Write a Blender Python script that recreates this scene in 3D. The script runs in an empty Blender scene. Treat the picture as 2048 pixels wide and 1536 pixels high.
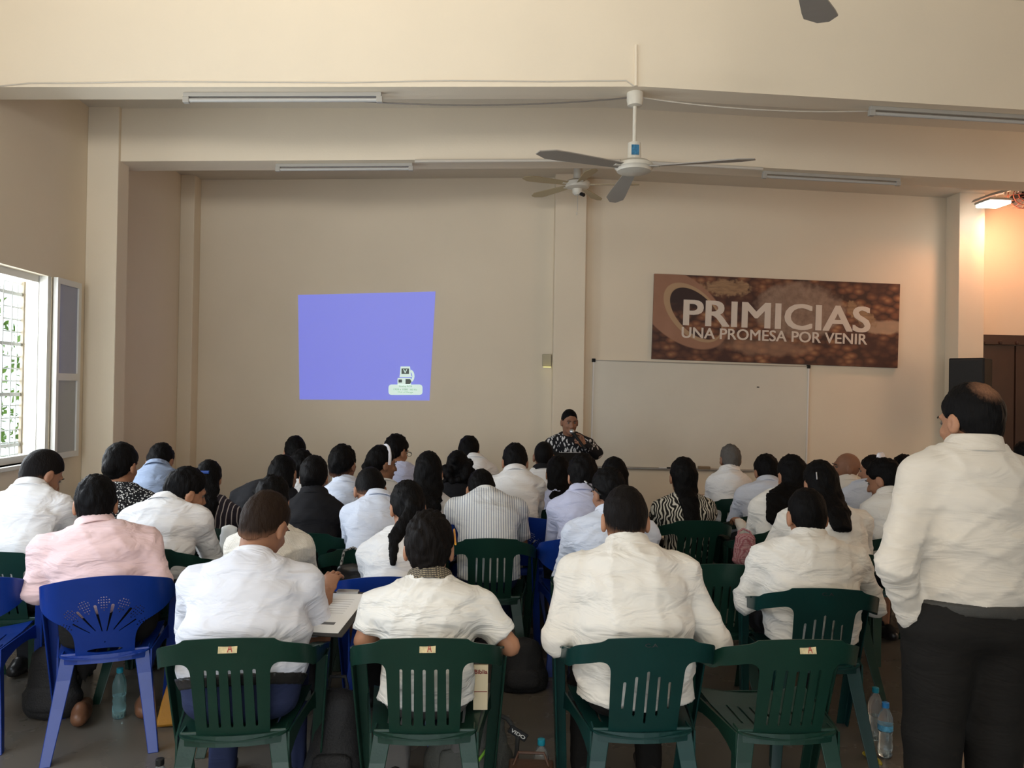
import bpy, bmesh, math, random
import numpy as np
from mathutils import Vector, Matrix

# ------------------------------------------------------------------ camera, world, lights, exposure
SC = bpy.context.scene
COL = SC.collection
FPX = 1540.0
CAMP = np.array([0.0, 0.0, 1.66])
_yaw, _pit, _rol = math.radians(3.0), math.radians(0.45), math.radians(0.9)
FWD = np.array([math.sin(_yaw) * math.cos(_pit), math.cos(_yaw) * math.cos(_pit), math.sin(_pit)])
_r0 = np.array([math.cos(_yaw), -math.sin(_yaw), 0.0])
_u0 = np.cross(_r0, FWD)
RGT = _r0 * math.cos(_rol) + _u0 * math.sin(_rol)
UPV = _u0 * math.cos(_rol) - _r0 * math.sin(_rol)

cam_data = bpy.data.cameras.new('camera')
cam_data.sensor_fit = 'HORIZONTAL'
cam_data.sensor_width = 36.0
cam_data.lens = FPX / 2048.0 * 36.0
cam_data.clip_start = 0.05
cam = bpy.data.objects.new('camera', cam_data)
COL.objects.link(cam)
_m = Matrix.Identity(4)
for _i in range(3):
    _m[_i][0], _m[_i][1], _m[_i][2], _m[_i][3] = RGT[_i], UPV[_i], -FWD[_i], CAMP[_i]
cam.matrix_world = _m
SC.camera = cam

world = bpy.data.worlds.new('world')
SC.world = world
world.use_nodes = True
world.node_tree.nodes['Background'].inputs[0].default_value = (0.86, 0.95, 1.0, 1)
world.node_tree.nodes['Background'].inputs[1].default_value = 1.5

SC.view_settings.view_transform = 'Standard'
SC.view_settings.look = 'None'
SC.view_settings.gamma = 1.0
SC.view_settings.use_curve_mapping = False
SC.view_settings.exposure = 0.2


def area_light(name, loc, direction, sx, sy, power, color):
    l = bpy.data.lights.new(name, 'AREA')
    l.shape = 'RECTANGLE'
    l.size, l.size_y = sx, sy
    l.energy = power
    l.color = color
    o = bpy.data.objects.new(name, l)
    o.location = loc
    o.rotation_euler = Vector(direction).to_track_quat('-Z', 'Y').to_euler()
    COL.objects.link(o)
    return o


# daylight through the side windows and the wide rear doorway, plus added fill lamps
b_ = area_light('rear_beam_fill', (-1.5, -2.6, 2.7), (0.02, 0.76, 0.64), 3.8, 1.0, 150, (1.0, 0.955, 0.89))  # added narrow lamp aimed up to brighten the nearer beam and ceiling
b_.data.spread = math.radians(88)
area_light('side_window_sky', (-3.05, 2.6, 1.85), (1, 0.5, -0.1), 2.2, 1.3, 40, (0.64, 0.80, 1.0))
area_light('rear_doorway_daylight', (-1.0, -2.9, 1.8), (0.0, 1, 0.1), 3.6, 2.2, 66, (0.95, 0.96, 1.0))
area_light('right_warm_fill', (7.4, 4.6, 2.3), (-1, 0.25, 0.10), 2.4, 1.8, 44, (1.0, 0.64, 0.42))  # added warm fill for the right side; this wall has no doorway
area_light('front_window_daylight', (-3.75, 5.2, 1.9), (1, 0.0, -0.08), 1.6, 1.4, 105, (0.88, 0.94, 1.0))


def at(px, py, Y):
    d = FWD + RGT * ((px - 1024.0) / FPX) + UPV * ((768.0 - py) / FPX)
    return CAMP + d * ((Y - CAMP[1]) / d[1])


def ppm(Y):
    return FPX / Y


# ------------------------------------------------------------------ generic helpers
def tag(o, label=None, cat=None, group=None, kind=None):
    if label: o['label'] = label
    if cat: o['category'] = cat
    if group: o['group'] = group
    if kind: o['kind'] = kind
    return o


def link(o, parent=None):
    COL.objects.link(o)
    if parent is not None:
        o.parent = parent
    return o


def empty(name, loc=(0, 0, 0), rz=0.0):
    o = bpy.data.objects.new(name, None)
    o.empty_display_size = 0.1
    o.location = loc
    o.rotation_euler = (0, 0, rz)
    COL.objects.link(o)
    return o


def mesh_np(name, V, quads, smooth=True):
    me = bpy.data.meshes.new(name)
    V = np.asarray(V, dtype=np.float32)
    quads = np.asarray(quads, dtype=np.int32)
    n, k = quads.shape
    me.vertices.add(len(V))
    me.vertices.foreach_set('co', V.ravel())
    me.loops.add(n * k)
    me.loops.foreach_set('vertex_index', quads.ravel())
    me.polygons.add(n)
    me.polygons.foreach_set('loop_start', np.arange(0, n * k, k, dtype=np.int32))
    me.polygons.foreach_set('loop_total', np.full(n, k, dtype=np.int32))
    me.polygons.foreach_set('use_smooth', np.full(n, smooth, dtype=bool))
    me.update(calc_edges=True)
    return me


class MB:
    """collects boxes, tubes, lofts; build() links them as one mesh object"""
    def __init__(self):
        self.v, self.f = [], []

    def raw(self, V, F):
        b = len(self.v)
        self.v += [tuple(map(float, p)) for p in V]
        self.f += [tuple(b + i for i in f) for f in F]
        return self

    def box(self, c, s, R=None):
        c = np.array(c, float)
        P = []
        for z in (-1, 1):
            for x, y in ((-1, -1), (1, -1), (1, 1), (-1, 1)):
                p = np.array([x * s[0], y * s[1], z * s[2]]) * 0.5
                if R is not None: p = R @ p
                P.append(c + p)
        return self.raw(P, [(3, 2, 1, 0), (4, 5, 6, 7), (0, 1, 5, 4), (1, 2, 6, 5), (2, 3, 7, 6), (3, 0, 4, 7)])

    def span(self, lo, hi):
        lo, hi = np.array(lo, float), np.array(hi, float)
        return self.box((lo + hi) / 2, hi - lo)

    def loft(self, rings, closed=True, caps=True):
        n = len(rings[0])
        V = [p for r in rings for p in r]
        F = []
        for i in range(len(rings) - 1):
            for j in range(n if closed else n - 1):
                k = (j + 1) % n
                F.append((i * n + j, i * n + k, (i + 1) * n + k, (i + 1) * n + j))
        if caps and closed:
            F.append(tuple(range(n - 1, -1, -1)))
            F.append(tuple((len(rings) - 1) * n + j for j in range(n)))
        return self.raw(V, F)

    def tube(self, pts, r, n=8):
        pts = [np.array(p, float) for p in pts]
        rr = r if hasattr(r, '__len__') else [r] * len(pts)
        rings = []
        prev = None
        for i, p in enumerate(pts):
            t = pts[min(i + 1, len(pts) - 1)] - pts[max(i - 1, 0)]
            t /= np.linalg.norm(t) + 1e-9
            if prev is None:
                a = np.cross(t, [0, 0, 1]) if abs(t[2]) < 0.9 else np.cross(t, [1, 0, 0])
            else:
                a = prev - t * (prev @ t)
            a /= np.linalg.norm(a) + 1e-9
            prev = a
            b = np.cross(t, a)
            rings.append([p + rr[i] * (a * math.cos(q) + b * math.sin(q)) for q in np.linspace(0, 2 * math.pi, n, endpoint=False)])
        return self.loft(rings)

    def lathe(self, prof, c=(0, 0, 0), n=20):
        rings = [[(c[0] + r * math.cos(q), c[1] + r * math.sin(q), c[2] + z) for q in np.linspace(0, 2 * math.pi, n, endpoint=False)] for r, z in prof]
        return self.loft(rings)

    def mesh(self, name, smooth=False):
        me = bpy.data.meshes.new(name)
        me.from_pydata(self.v, [], self.f)
        me.validate()
        bm = bmesh.new()
        bm.from_mesh(me)
        bmesh.ops.recalc_face_normals(bm, faces=bm.faces)
        bm.to_mesh(me)
        bm.free()
        if smooth:
            me.polygons.foreach_set('use_smooth', np.ones(len(me.polygons), bool))
            me.set_sharp_from_angle(angle=math.radians(40))
        return me

    def build(self, name, mat, parent=None, smooth=False, bevel=0.0):
        me = self.mesh(name, smooth)
        me.materials.append(mat)
        o = bpy.data.objects.new(name, me)
        link(o, parent)
        if bevel:
            b = o.modifiers.new('bevel', 'BEVEL')
            b.width = bevel
            b.segments = 2
            b.limit_method = 'ANGLE'
        return o


def obj(name, me, mat, parent=None):
    if mat is not None and not me.materials:
        me.materials.append(mat)
    o = bpy.data.objects.new(name, me)
    return link(o, parent)


def copy_tree(o, parent=None):
    c = o.copy()
    COL.objects.link(c)
    c.parent = parent
    for ch in list(o.children):
        copy_tree(ch, c)
    return c


# ------------------------------------------------------------------ materials
MATS = {}


def s2l(c):
    c = np.array(c, float) / 255.0
    return tuple(np.where(c <= 0.04045, c / 12.92, ((c + 0.055) / 1.055) ** 2.4))


def nd(nt, kind, **kw):
    n = nt.nodes.new(kind)
    for k, v in kw.items():
        if k in ('operation', 'blend_type', 'data_type', 'attribute_name', 'wave_type', 'bands_direction', 'feature', 'musgrave_type', 'wave_profile', 'distance'):
            setattr(n, k, v)
        else:
            key = int(k[1:]) if k[0] == 'i' and k[1:].isdigit() else k
            n.inputs[key].default_value = v
    return n


def mat(name, color, rough=0.6, metal=0.0, bump=0.0, bscale=40.0, vary=0.0, vscale=3.0, spec=0.5, trans=0.0, ior=1.45, emit=None, estr=0.0, coat=0.0, stretch=None, coord='Object'):
    if name in MATS: return MATS[name]
    m = bpy.data.materials.new(name)
    m.use_nodes = True
    nt = m.node_tree
    b = nt.nodes['Principled BSDF']
    b.inputs['Base Color'].default_value = (*color, 1)
    b.inputs['Roughness'].default_value = rough
    b.inputs['Metallic'].default_value = metal
    b.inputs['Specular IOR Level'].default_value = spec
    b.inputs['Transmission Weight'].default_value = trans
    b.inputs['IOR'].default_value = ior
    b.inputs['Coat Weight'].default_value = coat
    if emit:
        b.inputs['Emission Color'].default_value = (*emit, 1)
        b.inputs['Emission Strength'].default_value = estr
    tc = nt.nodes.new('ShaderNodeTexCoord')
    src = tc.outputs[coord]
    if stretch:
        mp = nt.nodes.new('ShaderNodeMapping')
        mp.inputs['Scale'].default_value = stretch
        nt.links.new(src, mp.inputs[0])
        src = mp.outputs[0]
    if vary:
        n = nd(nt, 'ShaderNodeTexNoise', Scale=vscale, Detail=5.0)
        nt.links.new(src, n.inputs['Vector'])
        r = nt.nodes.new('ShaderNodeMapRange')
        r.inputs['From Min'].default_value = 0.3
        r.inputs['From Max'].default_value = 0.7
        r.inputs['To Min'].default_value = 1 - vary
        r.inputs['To Max'].default_value = 1 + vary
        nt.links.new(n.outputs['Fac'], r.inputs['Value'])
        mx = nd(nt, 'ShaderNodeVectorMath', operation='SCALE')
        mx.inputs[0].default_value = color
        nt.links.new(r.outputs[0], mx.inputs['Scale'])
        nt.links.new(mx.outputs[0], b.inputs['Base Color'])
    if bump:
        n2 = nd(nt, 'ShaderNodeTexNoise', Scale=bscale, Detail=4.0)
        nt.links.new(src, n2.inputs['Vector'])
        bp = nd(nt, 'ShaderNodeBump', Strength=bump, Distance=0.01)
        nt.links.new(n2.outputs['Fac'], bp.inputs['Height'])
        nt.links.new(bp.outputs[0], b.inputs['Normal'])
    MATS[name] = m
    return m


def wall_mat():
    m = mat('cream_wall_paint', (0.76, 0.665, 0.515), rough=0.75, bump=0.06, bscale=60, vary=0.035, vscale=0.9, spec=0.25)
    return m


def fabric(name, color, pattern=None, c2=(0.8, 0.8, 0.8), rough=0.85, bump=0.35, seam=True):
    """woven cloth; 'sp' holds metres across and along the spine of the wearer"""
    if name in MATS: return MATS[name]
    m = bpy.data.materials.new(name)
    m.use_nodes = True
    nt = m.node_tree
    L = nt.links.new
    b = nt.nodes['Principled BSDF']
    b.inputs['Roughness'].default_value = rough
    b.inputs['Specular IOR Level'].default_value = 0.2
    b.inputs['Sheen Weight'].default_value = 0.1 if color[0] > 0.3 else 0.0
    b.inputs['Base Color'].default_value = (*color, 1)
    at_ = nd(nt, 'ShaderNodeAttribute', attribute_name='sp')
    sp = at_.outputs['Vector']
    mix = nd(nt, 'ShaderNodeMix', data_type='RGBA')
    mix.inputs[6].default_value = (*color, 1)
    mix.inputs[7].default_value = (*c2, 1)
    mix.inputs[0].default_value = 0.0
    fac = None
    if pattern == 'dots':
        v = nd(nt, 'ShaderNodeTexVoronoi', Scale=75.0, Randomness=0.75)
        L(sp, v.inputs['Vector'])
        r = nd(nt, 'ShaderNodeMath', operation='LESS_THAN', i1=0.36)
        L(v.outputs['Distance'], r.inputs[0])
        fac = r.outputs[0]
    elif pattern == 'zebra':
        w = nd(nt, 'ShaderNodeTexWave', Scale=15.0, Distortion=13.0, Detail=1.0)
        w.inputs['Detail Scale'].default_value = 0.75
        L(sp, w.inputs['Vector'])
        r = nd(nt, 'ShaderNodeMath', operation='GREATER_THAN', i1=0.58)
        L(w.outputs['Fac'], r.inputs[0])
        fac = r.outputs[0]
    elif pattern == 'leaf':
        ns = nd(nt, 'ShaderNodeTexNoise', Scale=9.0, Detail=1.0)
        L(sp, ns.inputs['Vector'])
        va = nd(nt, 'ShaderNodeVectorMath', operation='MULTIPLY_ADD')
        va.inputs[1].default_value = (0.09, 0.09, 0.0)
        L(ns.outputs['Color'], va.inputs[0])
        L(sp, va.inputs[2])
        mp = nt.nodes.new('ShaderNodeMapping')
        mp.inputs['Scale'].default_value = (46, 15, 15)
        mp.inputs['Rotation'].default_value = (0, 0, 0.6)
        L(va.outputs[0], mp.inputs[0])
        v = nd(nt, 'ShaderNodeTexVoronoi', Scale=1.0)
        L(mp.outputs[0], v.inputs['Vector'])
        r = nd(nt, 'ShaderNodeMath', operation='LESS_THAN', i1=0.36)
        L(v.outputs['Distance'], r.inputs[0])
        fac = r.outputs[0]
    elif pattern in ('stripes', 'thin'):
        w = nd(nt, 'ShaderNodeTexWave', Scale=(21.0 if pattern == 'stripes' else 13.0), Distortion=0.0)
        w.bands_direction = 'X'
        L(sp, w.inputs['Vector'])
        r = nd(nt, 'ShaderNodeMath', operation='GREATER_THAN', i1=(0.72 if pattern == 'stripes' else 0.9))
        L(w.outputs['Fac'], r.inputs[0])
        fac = r.outputs[0]
    elif pattern == 'weave':
        v = nd(nt, 'ShaderNodeTexVoronoi', Scale=170.0, Randomness=0.0)
        tc0 = nt.nodes.new('ShaderNodeTexCoord')
        L(tc0.outputs['Object'], v.inputs['Vector'])
        r = nd(nt, 'ShaderNodeMath', operation='LESS_THAN', i1=0.42)
        L(v.outputs['Distance'], r.inputs[0])
        fac = r.outputs[0]
    if fac is not None:
        L(fac, mix.inputs[0])
        L(mix.outputs[2], b.inputs['Base Color'])
    # creases: stretched noise + yoke seam + fine weave
    tc = nt.nodes.new('ShaderNodeTexCoord')
    mp2 = nt.nodes.new('ShaderNodeMapping')
    mp2.inputs['Scale'].default_value = (5, 7, 16)
    mp2.inputs['Rotation'].default_value = (0.35, 0.45, 0.2)
    L(tc.outputs['Object'], mp2.inputs[0])
    n = nd(nt, 'ShaderNodeTexNoise', Scale=1.0, Detail=3.0, Distortion=0.8)
    L(mp2.outputs[0], n.inputs['Vector'])
    bp = nd(nt, 'ShaderNodeBump', Strength=bump * (1.5 if color[0] > 0.2 else 0.5), Distance=0.05)
    L(n.outputs['Fac'], bp.inputs['Height'])
    last = bp
    if seam:
        sx = nt.nodes.new('ShaderNodeSeparateXYZ')
        L(sp, sx.inputs[0])
        a = nd(nt, 'ShaderNodeMath', operation='SUBTRACT', i1=0.385)
        L(sx.outputs[1], a.inputs[0])
        a2 = nd(nt, 'ShaderNodeMath', operation='ABSOLUTE')
        L(a.outputs[0], a2.inputs[0])
        a3 = nd(nt, 'ShaderNodeMath', operation='GREATER_THAN', i1=0.005)
        L(a2.outputs[0], a3.inputs[0])
        bp2 = nd(nt, 'ShaderNodeBump', Strength=1.0, Distance=0.03)
        L(a3.outputs[0], bp2.inputs['Height'])
        L(bp.outputs[0], bp2.inputs['Normal'])
        last = bp2
    L(last.outputs[0], b.inputs['Normal'])
    MATS[name] = m
    return m


def hair_mat(name, color, skin):
    if name in MATS: return MATS[name]
    m = bpy.data.materials.new(name)
    m.use_nodes = True
    nt = m.node_tree
    L = nt.links.new
    b = nt.nodes['Principled BSDF']
    b.inputs['Roughness'].default_value = 0.6
    b.inputs['Specular IOR Level'].default_value = 0.07
    at_ = nd(nt, 'ShaderNodeAttribute', attribute_name='fade')
    tc = nt.nodes.new('ShaderNodeTexCoord')
    mp = nt.nodes.new('ShaderNodeMapping')
    mp.inputs['Scale'].default_value = (150, 150, 28)
    L(tc.outputs['Object'], mp.inputs[0])
    n = nd(nt, 'ShaderNodeTexNoise', Scale=1.0, Detail=3.0)
    L(mp.outputs[0], n.inputs['Vector'])
    ad = nd(nt, 'ShaderNodeMath', operation='MULTIPLY_ADD', i1=0.5, i2=-0.25)
    L(n.outputs['Fac'], ad.inputs[0])
    sm = nd(nt, 'ShaderNodeMath', operation='ADD')
    sm.use_clamp = True
    L(at_.outputs['Fac'], sm.inputs[0])
    L(ad.outputs[0], sm.inputs[1])
    mul = nd(nt, 'ShaderNodeMath', operation='MULTIPLY')
    L(sm.outputs[0], mul.inputs[0])
    gt = nd(nt, 'ShaderNodeMath', operation='GREATER_THAN', i1=0.001)
    L(at_.outputs['Fac'], gt.inputs[0])
    L(gt.outputs[0], mul.inputs[1])
    mix = nd(nt, 'ShaderNodeMix', data_type='RGBA')
    mix.inputs[6].default_value = (*color, 1)
    mix.inputs[7].default_value = (*[x * 0.85 for x in skin], 1)
    L(mul.outputs[0], mix.inputs[0])
    L(mix.outputs[2], b.inputs['Base Color'])
    bp = nd(nt, 'ShaderNodeBump', Strength=0.6, Distance=0.006)
    L(n.outputs['Fac'], bp.inputs['Height'])
    L(bp.outputs[0], b.inputs['Normal'])
    MATS[name] = m
    return m

# ------------------------------------------------------------------ room shell
WALL = wall_mat()
CEILM = mat('pale_ceiling_paint', (0.66, 0.60, 0.50), rough=0.8, bump=0.05, bscale=30, vary=0.03, vscale=0.8, spec=0.2)
WHITEM = mat('white_enamel', (0.72, 0.71, 0.67), rough=0.35, bump=0.02, bscale=50)
STEELM = mat('brushed_aluminium', (0.55, 0.56, 0.57), rough=0.35, metal=0.9, bump=0.03, bscale=80)
BLACKM = mat('black_plastic', (0.010, 0.010, 0.010), spec=0.25, rough=0.5, bump=0.05, bscale=120)
RX = 1.1


def zbot(x):
    return 3.65 - (0.037 * (RX - x) if x < RX else 0.024 * (x - RX))


def struct(name, mb, m, label=None, parent=None, bevel=0.0):
    o = mb.build(name, m, parent, bevel=bevel)
    if parent is None:
        tag(o, label, None, None, 'structure')
    return o


def floor_mat():
    m = mat('polished_concrete', (0.15, 0.135, 0.115), rough=0.24, spec=0.5)
    nt = m.node_tree
    L = nt.links.new
    b = nt.nodes['Principled BSDF']
    tc = nt.nodes.new('ShaderNodeTexCoord')
    n = nd(nt, 'ShaderNodeTexNoise', Scale=0.9, Detail=5.0, Distortion=0.2)
    L(tc.outputs['Object'], n.inputs['Vector'])
    cr = nt.nodes.new('ShaderNodeValToRGB')
    cr.color_ramp.elements[0].color = (0.100, 0.086, 0.070, 1)
    cr.color_ramp.elements[1].color = (0.132, 0.115, 0.094, 1)
    cr.color_ramp.elements[0].position = 0.3
    cr.color_ramp.elements[1].position = 0.7
    L(n.outputs['Fac'], cr.inputs[0])
    L(cr.outputs[0], b.inputs['Base Color'])
    r = nt.nodes.new('ShaderNodeMapRange')
    r.inputs['To Min'].default_value = 0.20
    r.inputs['To Max'].default_value = 0.34
    n2 = nd(nt, 'ShaderNodeTexNoise', Scale=2.5, Detail=4.0)
    L(tc.outputs['Object'], n2.inputs['Vector'])
    L(n2.outputs['Fac'], r.inputs['Value'])
    L(r.outputs[0], b.inputs['Roughness'])
    return m


XR = 7.6
YB = 8.7
struct('floor', MB().span((-3.6, -3.4, -0.1), (XR + 0.2, YB + 0.2, 0)), floor_mat(), 'polished grey-brown concrete floor under the rows of chairs')
struct('wall_back', MB().span((-3.5, YB, 0), (XR + 0.1, YB + 0.15, 4.3)), WALL, 'cream painted front wall carrying the whiteboard and the banner')
XL = -3.18
WY0, WY1, WZ0, WZ1 = 4.35, 5.99, 1.08, 2.46
wl = MB()
for a in (((-3.4), -3.3, 0, XL, 0.6, 4.5), (-3.4, 0.6, 0, XL, 3.8, 1.08), (-3.4, 0.6, 2.5, XL, 3.8, 4.5), (-3.4, 3.8, 0, XL, WY0, 4.5),
          (-3.4, WY0, 0, XL, WY1, WZ0), (-3.4, WY0, WZ1, XL, WY1, 4.5), (-3.4, WY1, 0, XL, YB + 0.1, 4.5)):
    wl.span(a[:3], a[3:])
struct('wall_left', wl, WALL, 'cream painted side wall with the barred window')
struct('wall_right', MB().span((XR, -3.3, 0), (XR + 0.2, YB + 0.1, 4.5)), WALL, 'cream side wall beyond the brown door')
wr = MB()
for a in ((-3.4, -3.4, 0, -2.6, -3.2, 4.6), (3.2, -3.4, 0, XR + 0.2, -3.2, 4.6), (-2.6, -3.4, 3.7, 3.2, -3.2, 4.6)):
    wr.span(a[:3], a[3:])
struct('wall_rear', wr, WALL, 'cream rear wall with a wide open doorway')


def gable(y0, y1, dz0, dz1, x0=-3.4, x1=XR + 0.1):
    mb = MB()
    for a, b in ((x0, RX), (RX, x1)):
        P = []
        for y in (y0, y1):
            P += [(a, y, zbot(a) + dz0), (b, y, zbot(b) + dz0), (b, y, zbot(b) + dz1), (a, y, zbot(a) + dz1)]
        mb.raw(P, [(0, 1, 2, 3), (7, 6, 5, 4), (0, 4, 5, 1), (3, 2, 6, 7), (0, 3, 7, 4), (1, 5, 6, 2)])
    return mb


struct('ceiling', gable(5.05, YB + 0.1, 0.44, 0.56), CEILM, 'shallow gabled ceiling over the front of the hall')
struct('ceiling', gable(-3.4, 5.06, 0.73, 0.85), CEILM, 'higher gabled ceiling over the rear of the hall')
struct('ceiling_beam', gable(4.95, 5.16, 0.0, 0.74, x0=XL), WALL, 'nearer deep cream roof beam with a pale front face')
struct('ceiling_beam', gable(6.52, 6.80, 0.0, 0.45, x0=XL), WALL, 'farther cream roof beam behind the white ceiling fan')
pil = [((XL, 6.48, 0), (-2.93, 6.68, 3.95), 'cream pilaster on the side wall beside the open shutter'),
       ((XL, 8.50, 0), (-3.03, YB, 4.1), 'cream pilaster in the far corner by the side wall'),
       ((0.905, 8.56, 0), (1.255, YB, 4.15), 'cream pilaster in the middle of the front wall behind the speaker'),
       ((5.50, 8.45, 0), (5.80, YB, 4.1), 'cream pilaster at the end of the front wall beside the loudspeaker')]
for lo, hi, lab in pil:
    struct('wall_pilaster', MB().span(lo, hi), WALL, lab, bevel=0.006)

# brown door in the front wall beyond the last pilaster
BROWN = mat('dark_brown_door_paint', (0.045, 0.022, 0.015), rough=0.4, bump=0.04, bscale=30, vary=0.15, vscale=5)
d = empty('door_1', (6.32, YB, 0))
tag(d, 'dark brown double door behind the loudspeaker', None, None, 'structure')
MB().span((-0.46, -0.05, 0), (-0.01, -0.01, 2.27)).build('door_leaf', BROWN, d, bevel=0.004)
MB().span((0.01, -0.05, 0), (0.46, -0.01, 2.27)).build('door_leaf', BROWN, d, bevel=0.004)
MB().span((-0.52, -0.07, 2.275), (0.52, -0.005, 2.39)).build('door_header', BROWN, d, bevel=0.006)
for s in (-1, 1):
    MB().span((s * 0.49 - 0.03, -0.07, 0), (s * 0.49 + 0.03, -0.005, 2.27)).build('door_jamb', BROWN, d, bevel=0.004)
for i in range(5):
    MB().lathe([(0.0, 0.03), (0.018, 0.02), (0.022, 0.0)], n=10).build('bolt', BROWN, d, smooth=True)
    b = d.children[-1]
for i, b in enumerate([c for c in d.children if c.name.startswith('bolt')]):
    b.location = (-0.4 + 0.2 * i, -0.07, 2.30)
    b.rotation_euler = (math.pi / 2, 0, 0)

# window: frame, security grille, shutter leaf folded open against the wall
win = empty('window_1', (XL, WY1, WZ0))
tag(win, 'white framed window with a white security grille and open shutter', None, None, 'structure')
FR = mat('window_frame_paint', (0.70, 0.69, 0.64), rough=0.45, bump=0.04, bscale=40)
wy = lambda y: y - WY1
H = WZ1 - WZ0
MB().span((-0.20, wy(WY0), -0.03), (0.03, 0.02, 0.0)).build('window_sill', FR, win, bevel=0.004)
MB().span((-0.12, wy(WY0), H - 0.05), (-0.07, 0.0, H)).build('window_frame', FR, win)
MB().span((-0.12, -0.05, 0), (-0.07, 0.0, H)).build('window_frame', FR, win)
MB().span((-0.12, wy(WY0), 0.0), (-0.07, 0.0, 0.05)).build('window_frame', FR, win)
MB().span((-0.175, -0.085, 0.05), (-0.155, -0.062, H - 0.05)).build('mullion', mat('brown_primer_post', (0.24, 0.20, 0.14), rough=0.7, bump=0.1, vary=0.2, vscale=8), win)
MB().span((-0.115, -0.86, 0.05), (-0.075, -0.825, H - 0.05)).build('mullion', FR, win)
GR = mat('grille_white_paint', (0.60, 0.64, 0.62), rough=0.4, bump=0.03)
k = 0
for y in np.arange(-1.58, -0.12, 0.105):
    MB().tube([(-0.17, y, 0.0), (-0.17, y, H)], 0.009, 6).build('grille_bar', GR, win)
for y in (-0.215, -0.135):
    MB().tube([(-0.175, y, 0.0), (-0.175, y, H)], 0.007, 6).build('grille_bar', GR, win)
for i in range(15):
    z = 0.05 + i * 0.09
    MB().tube([(-0.175, -0.32, z), (-0.175, -0.09, z)], 0.006, 6).build('grille_rung', GR, win)
for i in range(4):
    z = 0.12 + i * 0.37
    MB().span((-0.18, -1.62, z - 0.012), (-0.165, -0.02, z + 0.012)).build('grille_rail', GR, win)
for i in range(3):
    for j in range(3):
        z = 0.30 + i * 0.37
        y0 = -1.45 + j * 0.36
        MB().tube([(-0.172, y0 - 0.10, z - 0.15), (-0.172, y0, z + 0.14), (-0.172, y0 + 0.10, z - 0.15)], 0.008, 6).build('grille_ornament', GR, win)
GLS = mat('shutter_glass', (0.30, 0.32, 0.42), rough=0.12, bump=0.02, bscale=8, vary=0.05)
FROST = mat('shutter_frosted_pane', (0.36, 0.37, 0.36), rough=0.3, bump=0.02, bscale=8, vary=0.05)
sh = MB()
for a in ((0.012, 0.0, 0.0, 0.045, 0.035, H), (0.012, 0.315, 0.0, 0.045, 0.355, H), (0.012, 0.035, 0.0, 0.045, 0.315, 0.045), (0.012, 0.035, H - 0.045, 0.045, 0.315, H), (0.012, 0.035, 0.60, 0.045, 0.315, 0.655)):
    sh.span(a[:3], a[3:])
sl = sh.build('shutter_leaf', FR, win)
MB().span((0.02, 0.035, 0.655), (0.032, 0.315, H - 0.045)).build('pane', GLS, sl)
MB().span((0.02, 0.035, 0.045), (0.032, 0.315, 0.60)).build('pane', FROST, sl)
# the sunlit reveal post and pale curtain strip by the shutter
MB().span((-0.07, -0.045, 0.0), (-0.005, 0.0, H)).build('window_reveal', FR, win)

# outside: paved ground and a shrub seen through the grille
struct('ground_outside', MB().span((-9, 2, -0.2), (-3.41, 12, -0.02)), mat('outside_paving', (0.45, 0.43, 0.40), rough=0.9, bump=0.2, bscale=8, vary=0.2), 'pale paved yard outside the barred window')
rng = random.Random(5)
leafv = MB()
for i in range(900):
    a, z = rng.uniform(0, 6.28), rng.uniform(0.5, 2.9)
    rad = 0.75 * math.sqrt(rng.random()) * (0.5 + 0.5 * math.sin(z * 1.1))
    p = np.array([-6.0 + rad * math.cos(a), 9.3 + rad * 0.9 * math.sin(a), z])
    u = np.array([rng.gauss(0, 1), rng.gauss(0, 1), rng.gauss(0, 1)]); u /= np.linalg.norm(u)
    w = np.cross(u, [0.3, 0.5, 0.8]); w /= np.linalg.norm(w) + 1e-6
    l = rng.uniform(0.05, 0.09)
    leafv.raw([p - u * l, p + w * l * 0.4, p + u * l, p - w * l * 0.4], [(0, 1, 2, 3)])
sb = empty('garden_shrub', (-6.0, 9.3, 0))
tag(sb, 'leafy green shrub outside beyond the barred window', 'shrub')
lo = leafv.build('foliage', mat('shrub_leaves', (0.16, 0.30, 0.06), rough=0.6, vary=0.3, vscale=2), None)
lo.data.transform(Matrix.Translation((6.0, -9.3, 0)))
lo.parent = sb
lo['kind'] = 'stuff'
MB().tube([(0, 0, -0.02), (0.03, 0, 0.6), (0.0, 0.04, 1.4)], [0.05, 0.04, 0.02], 8).build('trunk', mat('shrub_bark', (0.12, 0.08, 0.05), rough=0.9, bump=0.3), sb)

# ------------------------------------------------------------------ things fixed to wall, beams and ceiling
def on_back(px, py, Y=YB):
    return at(px, py, Y)


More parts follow.
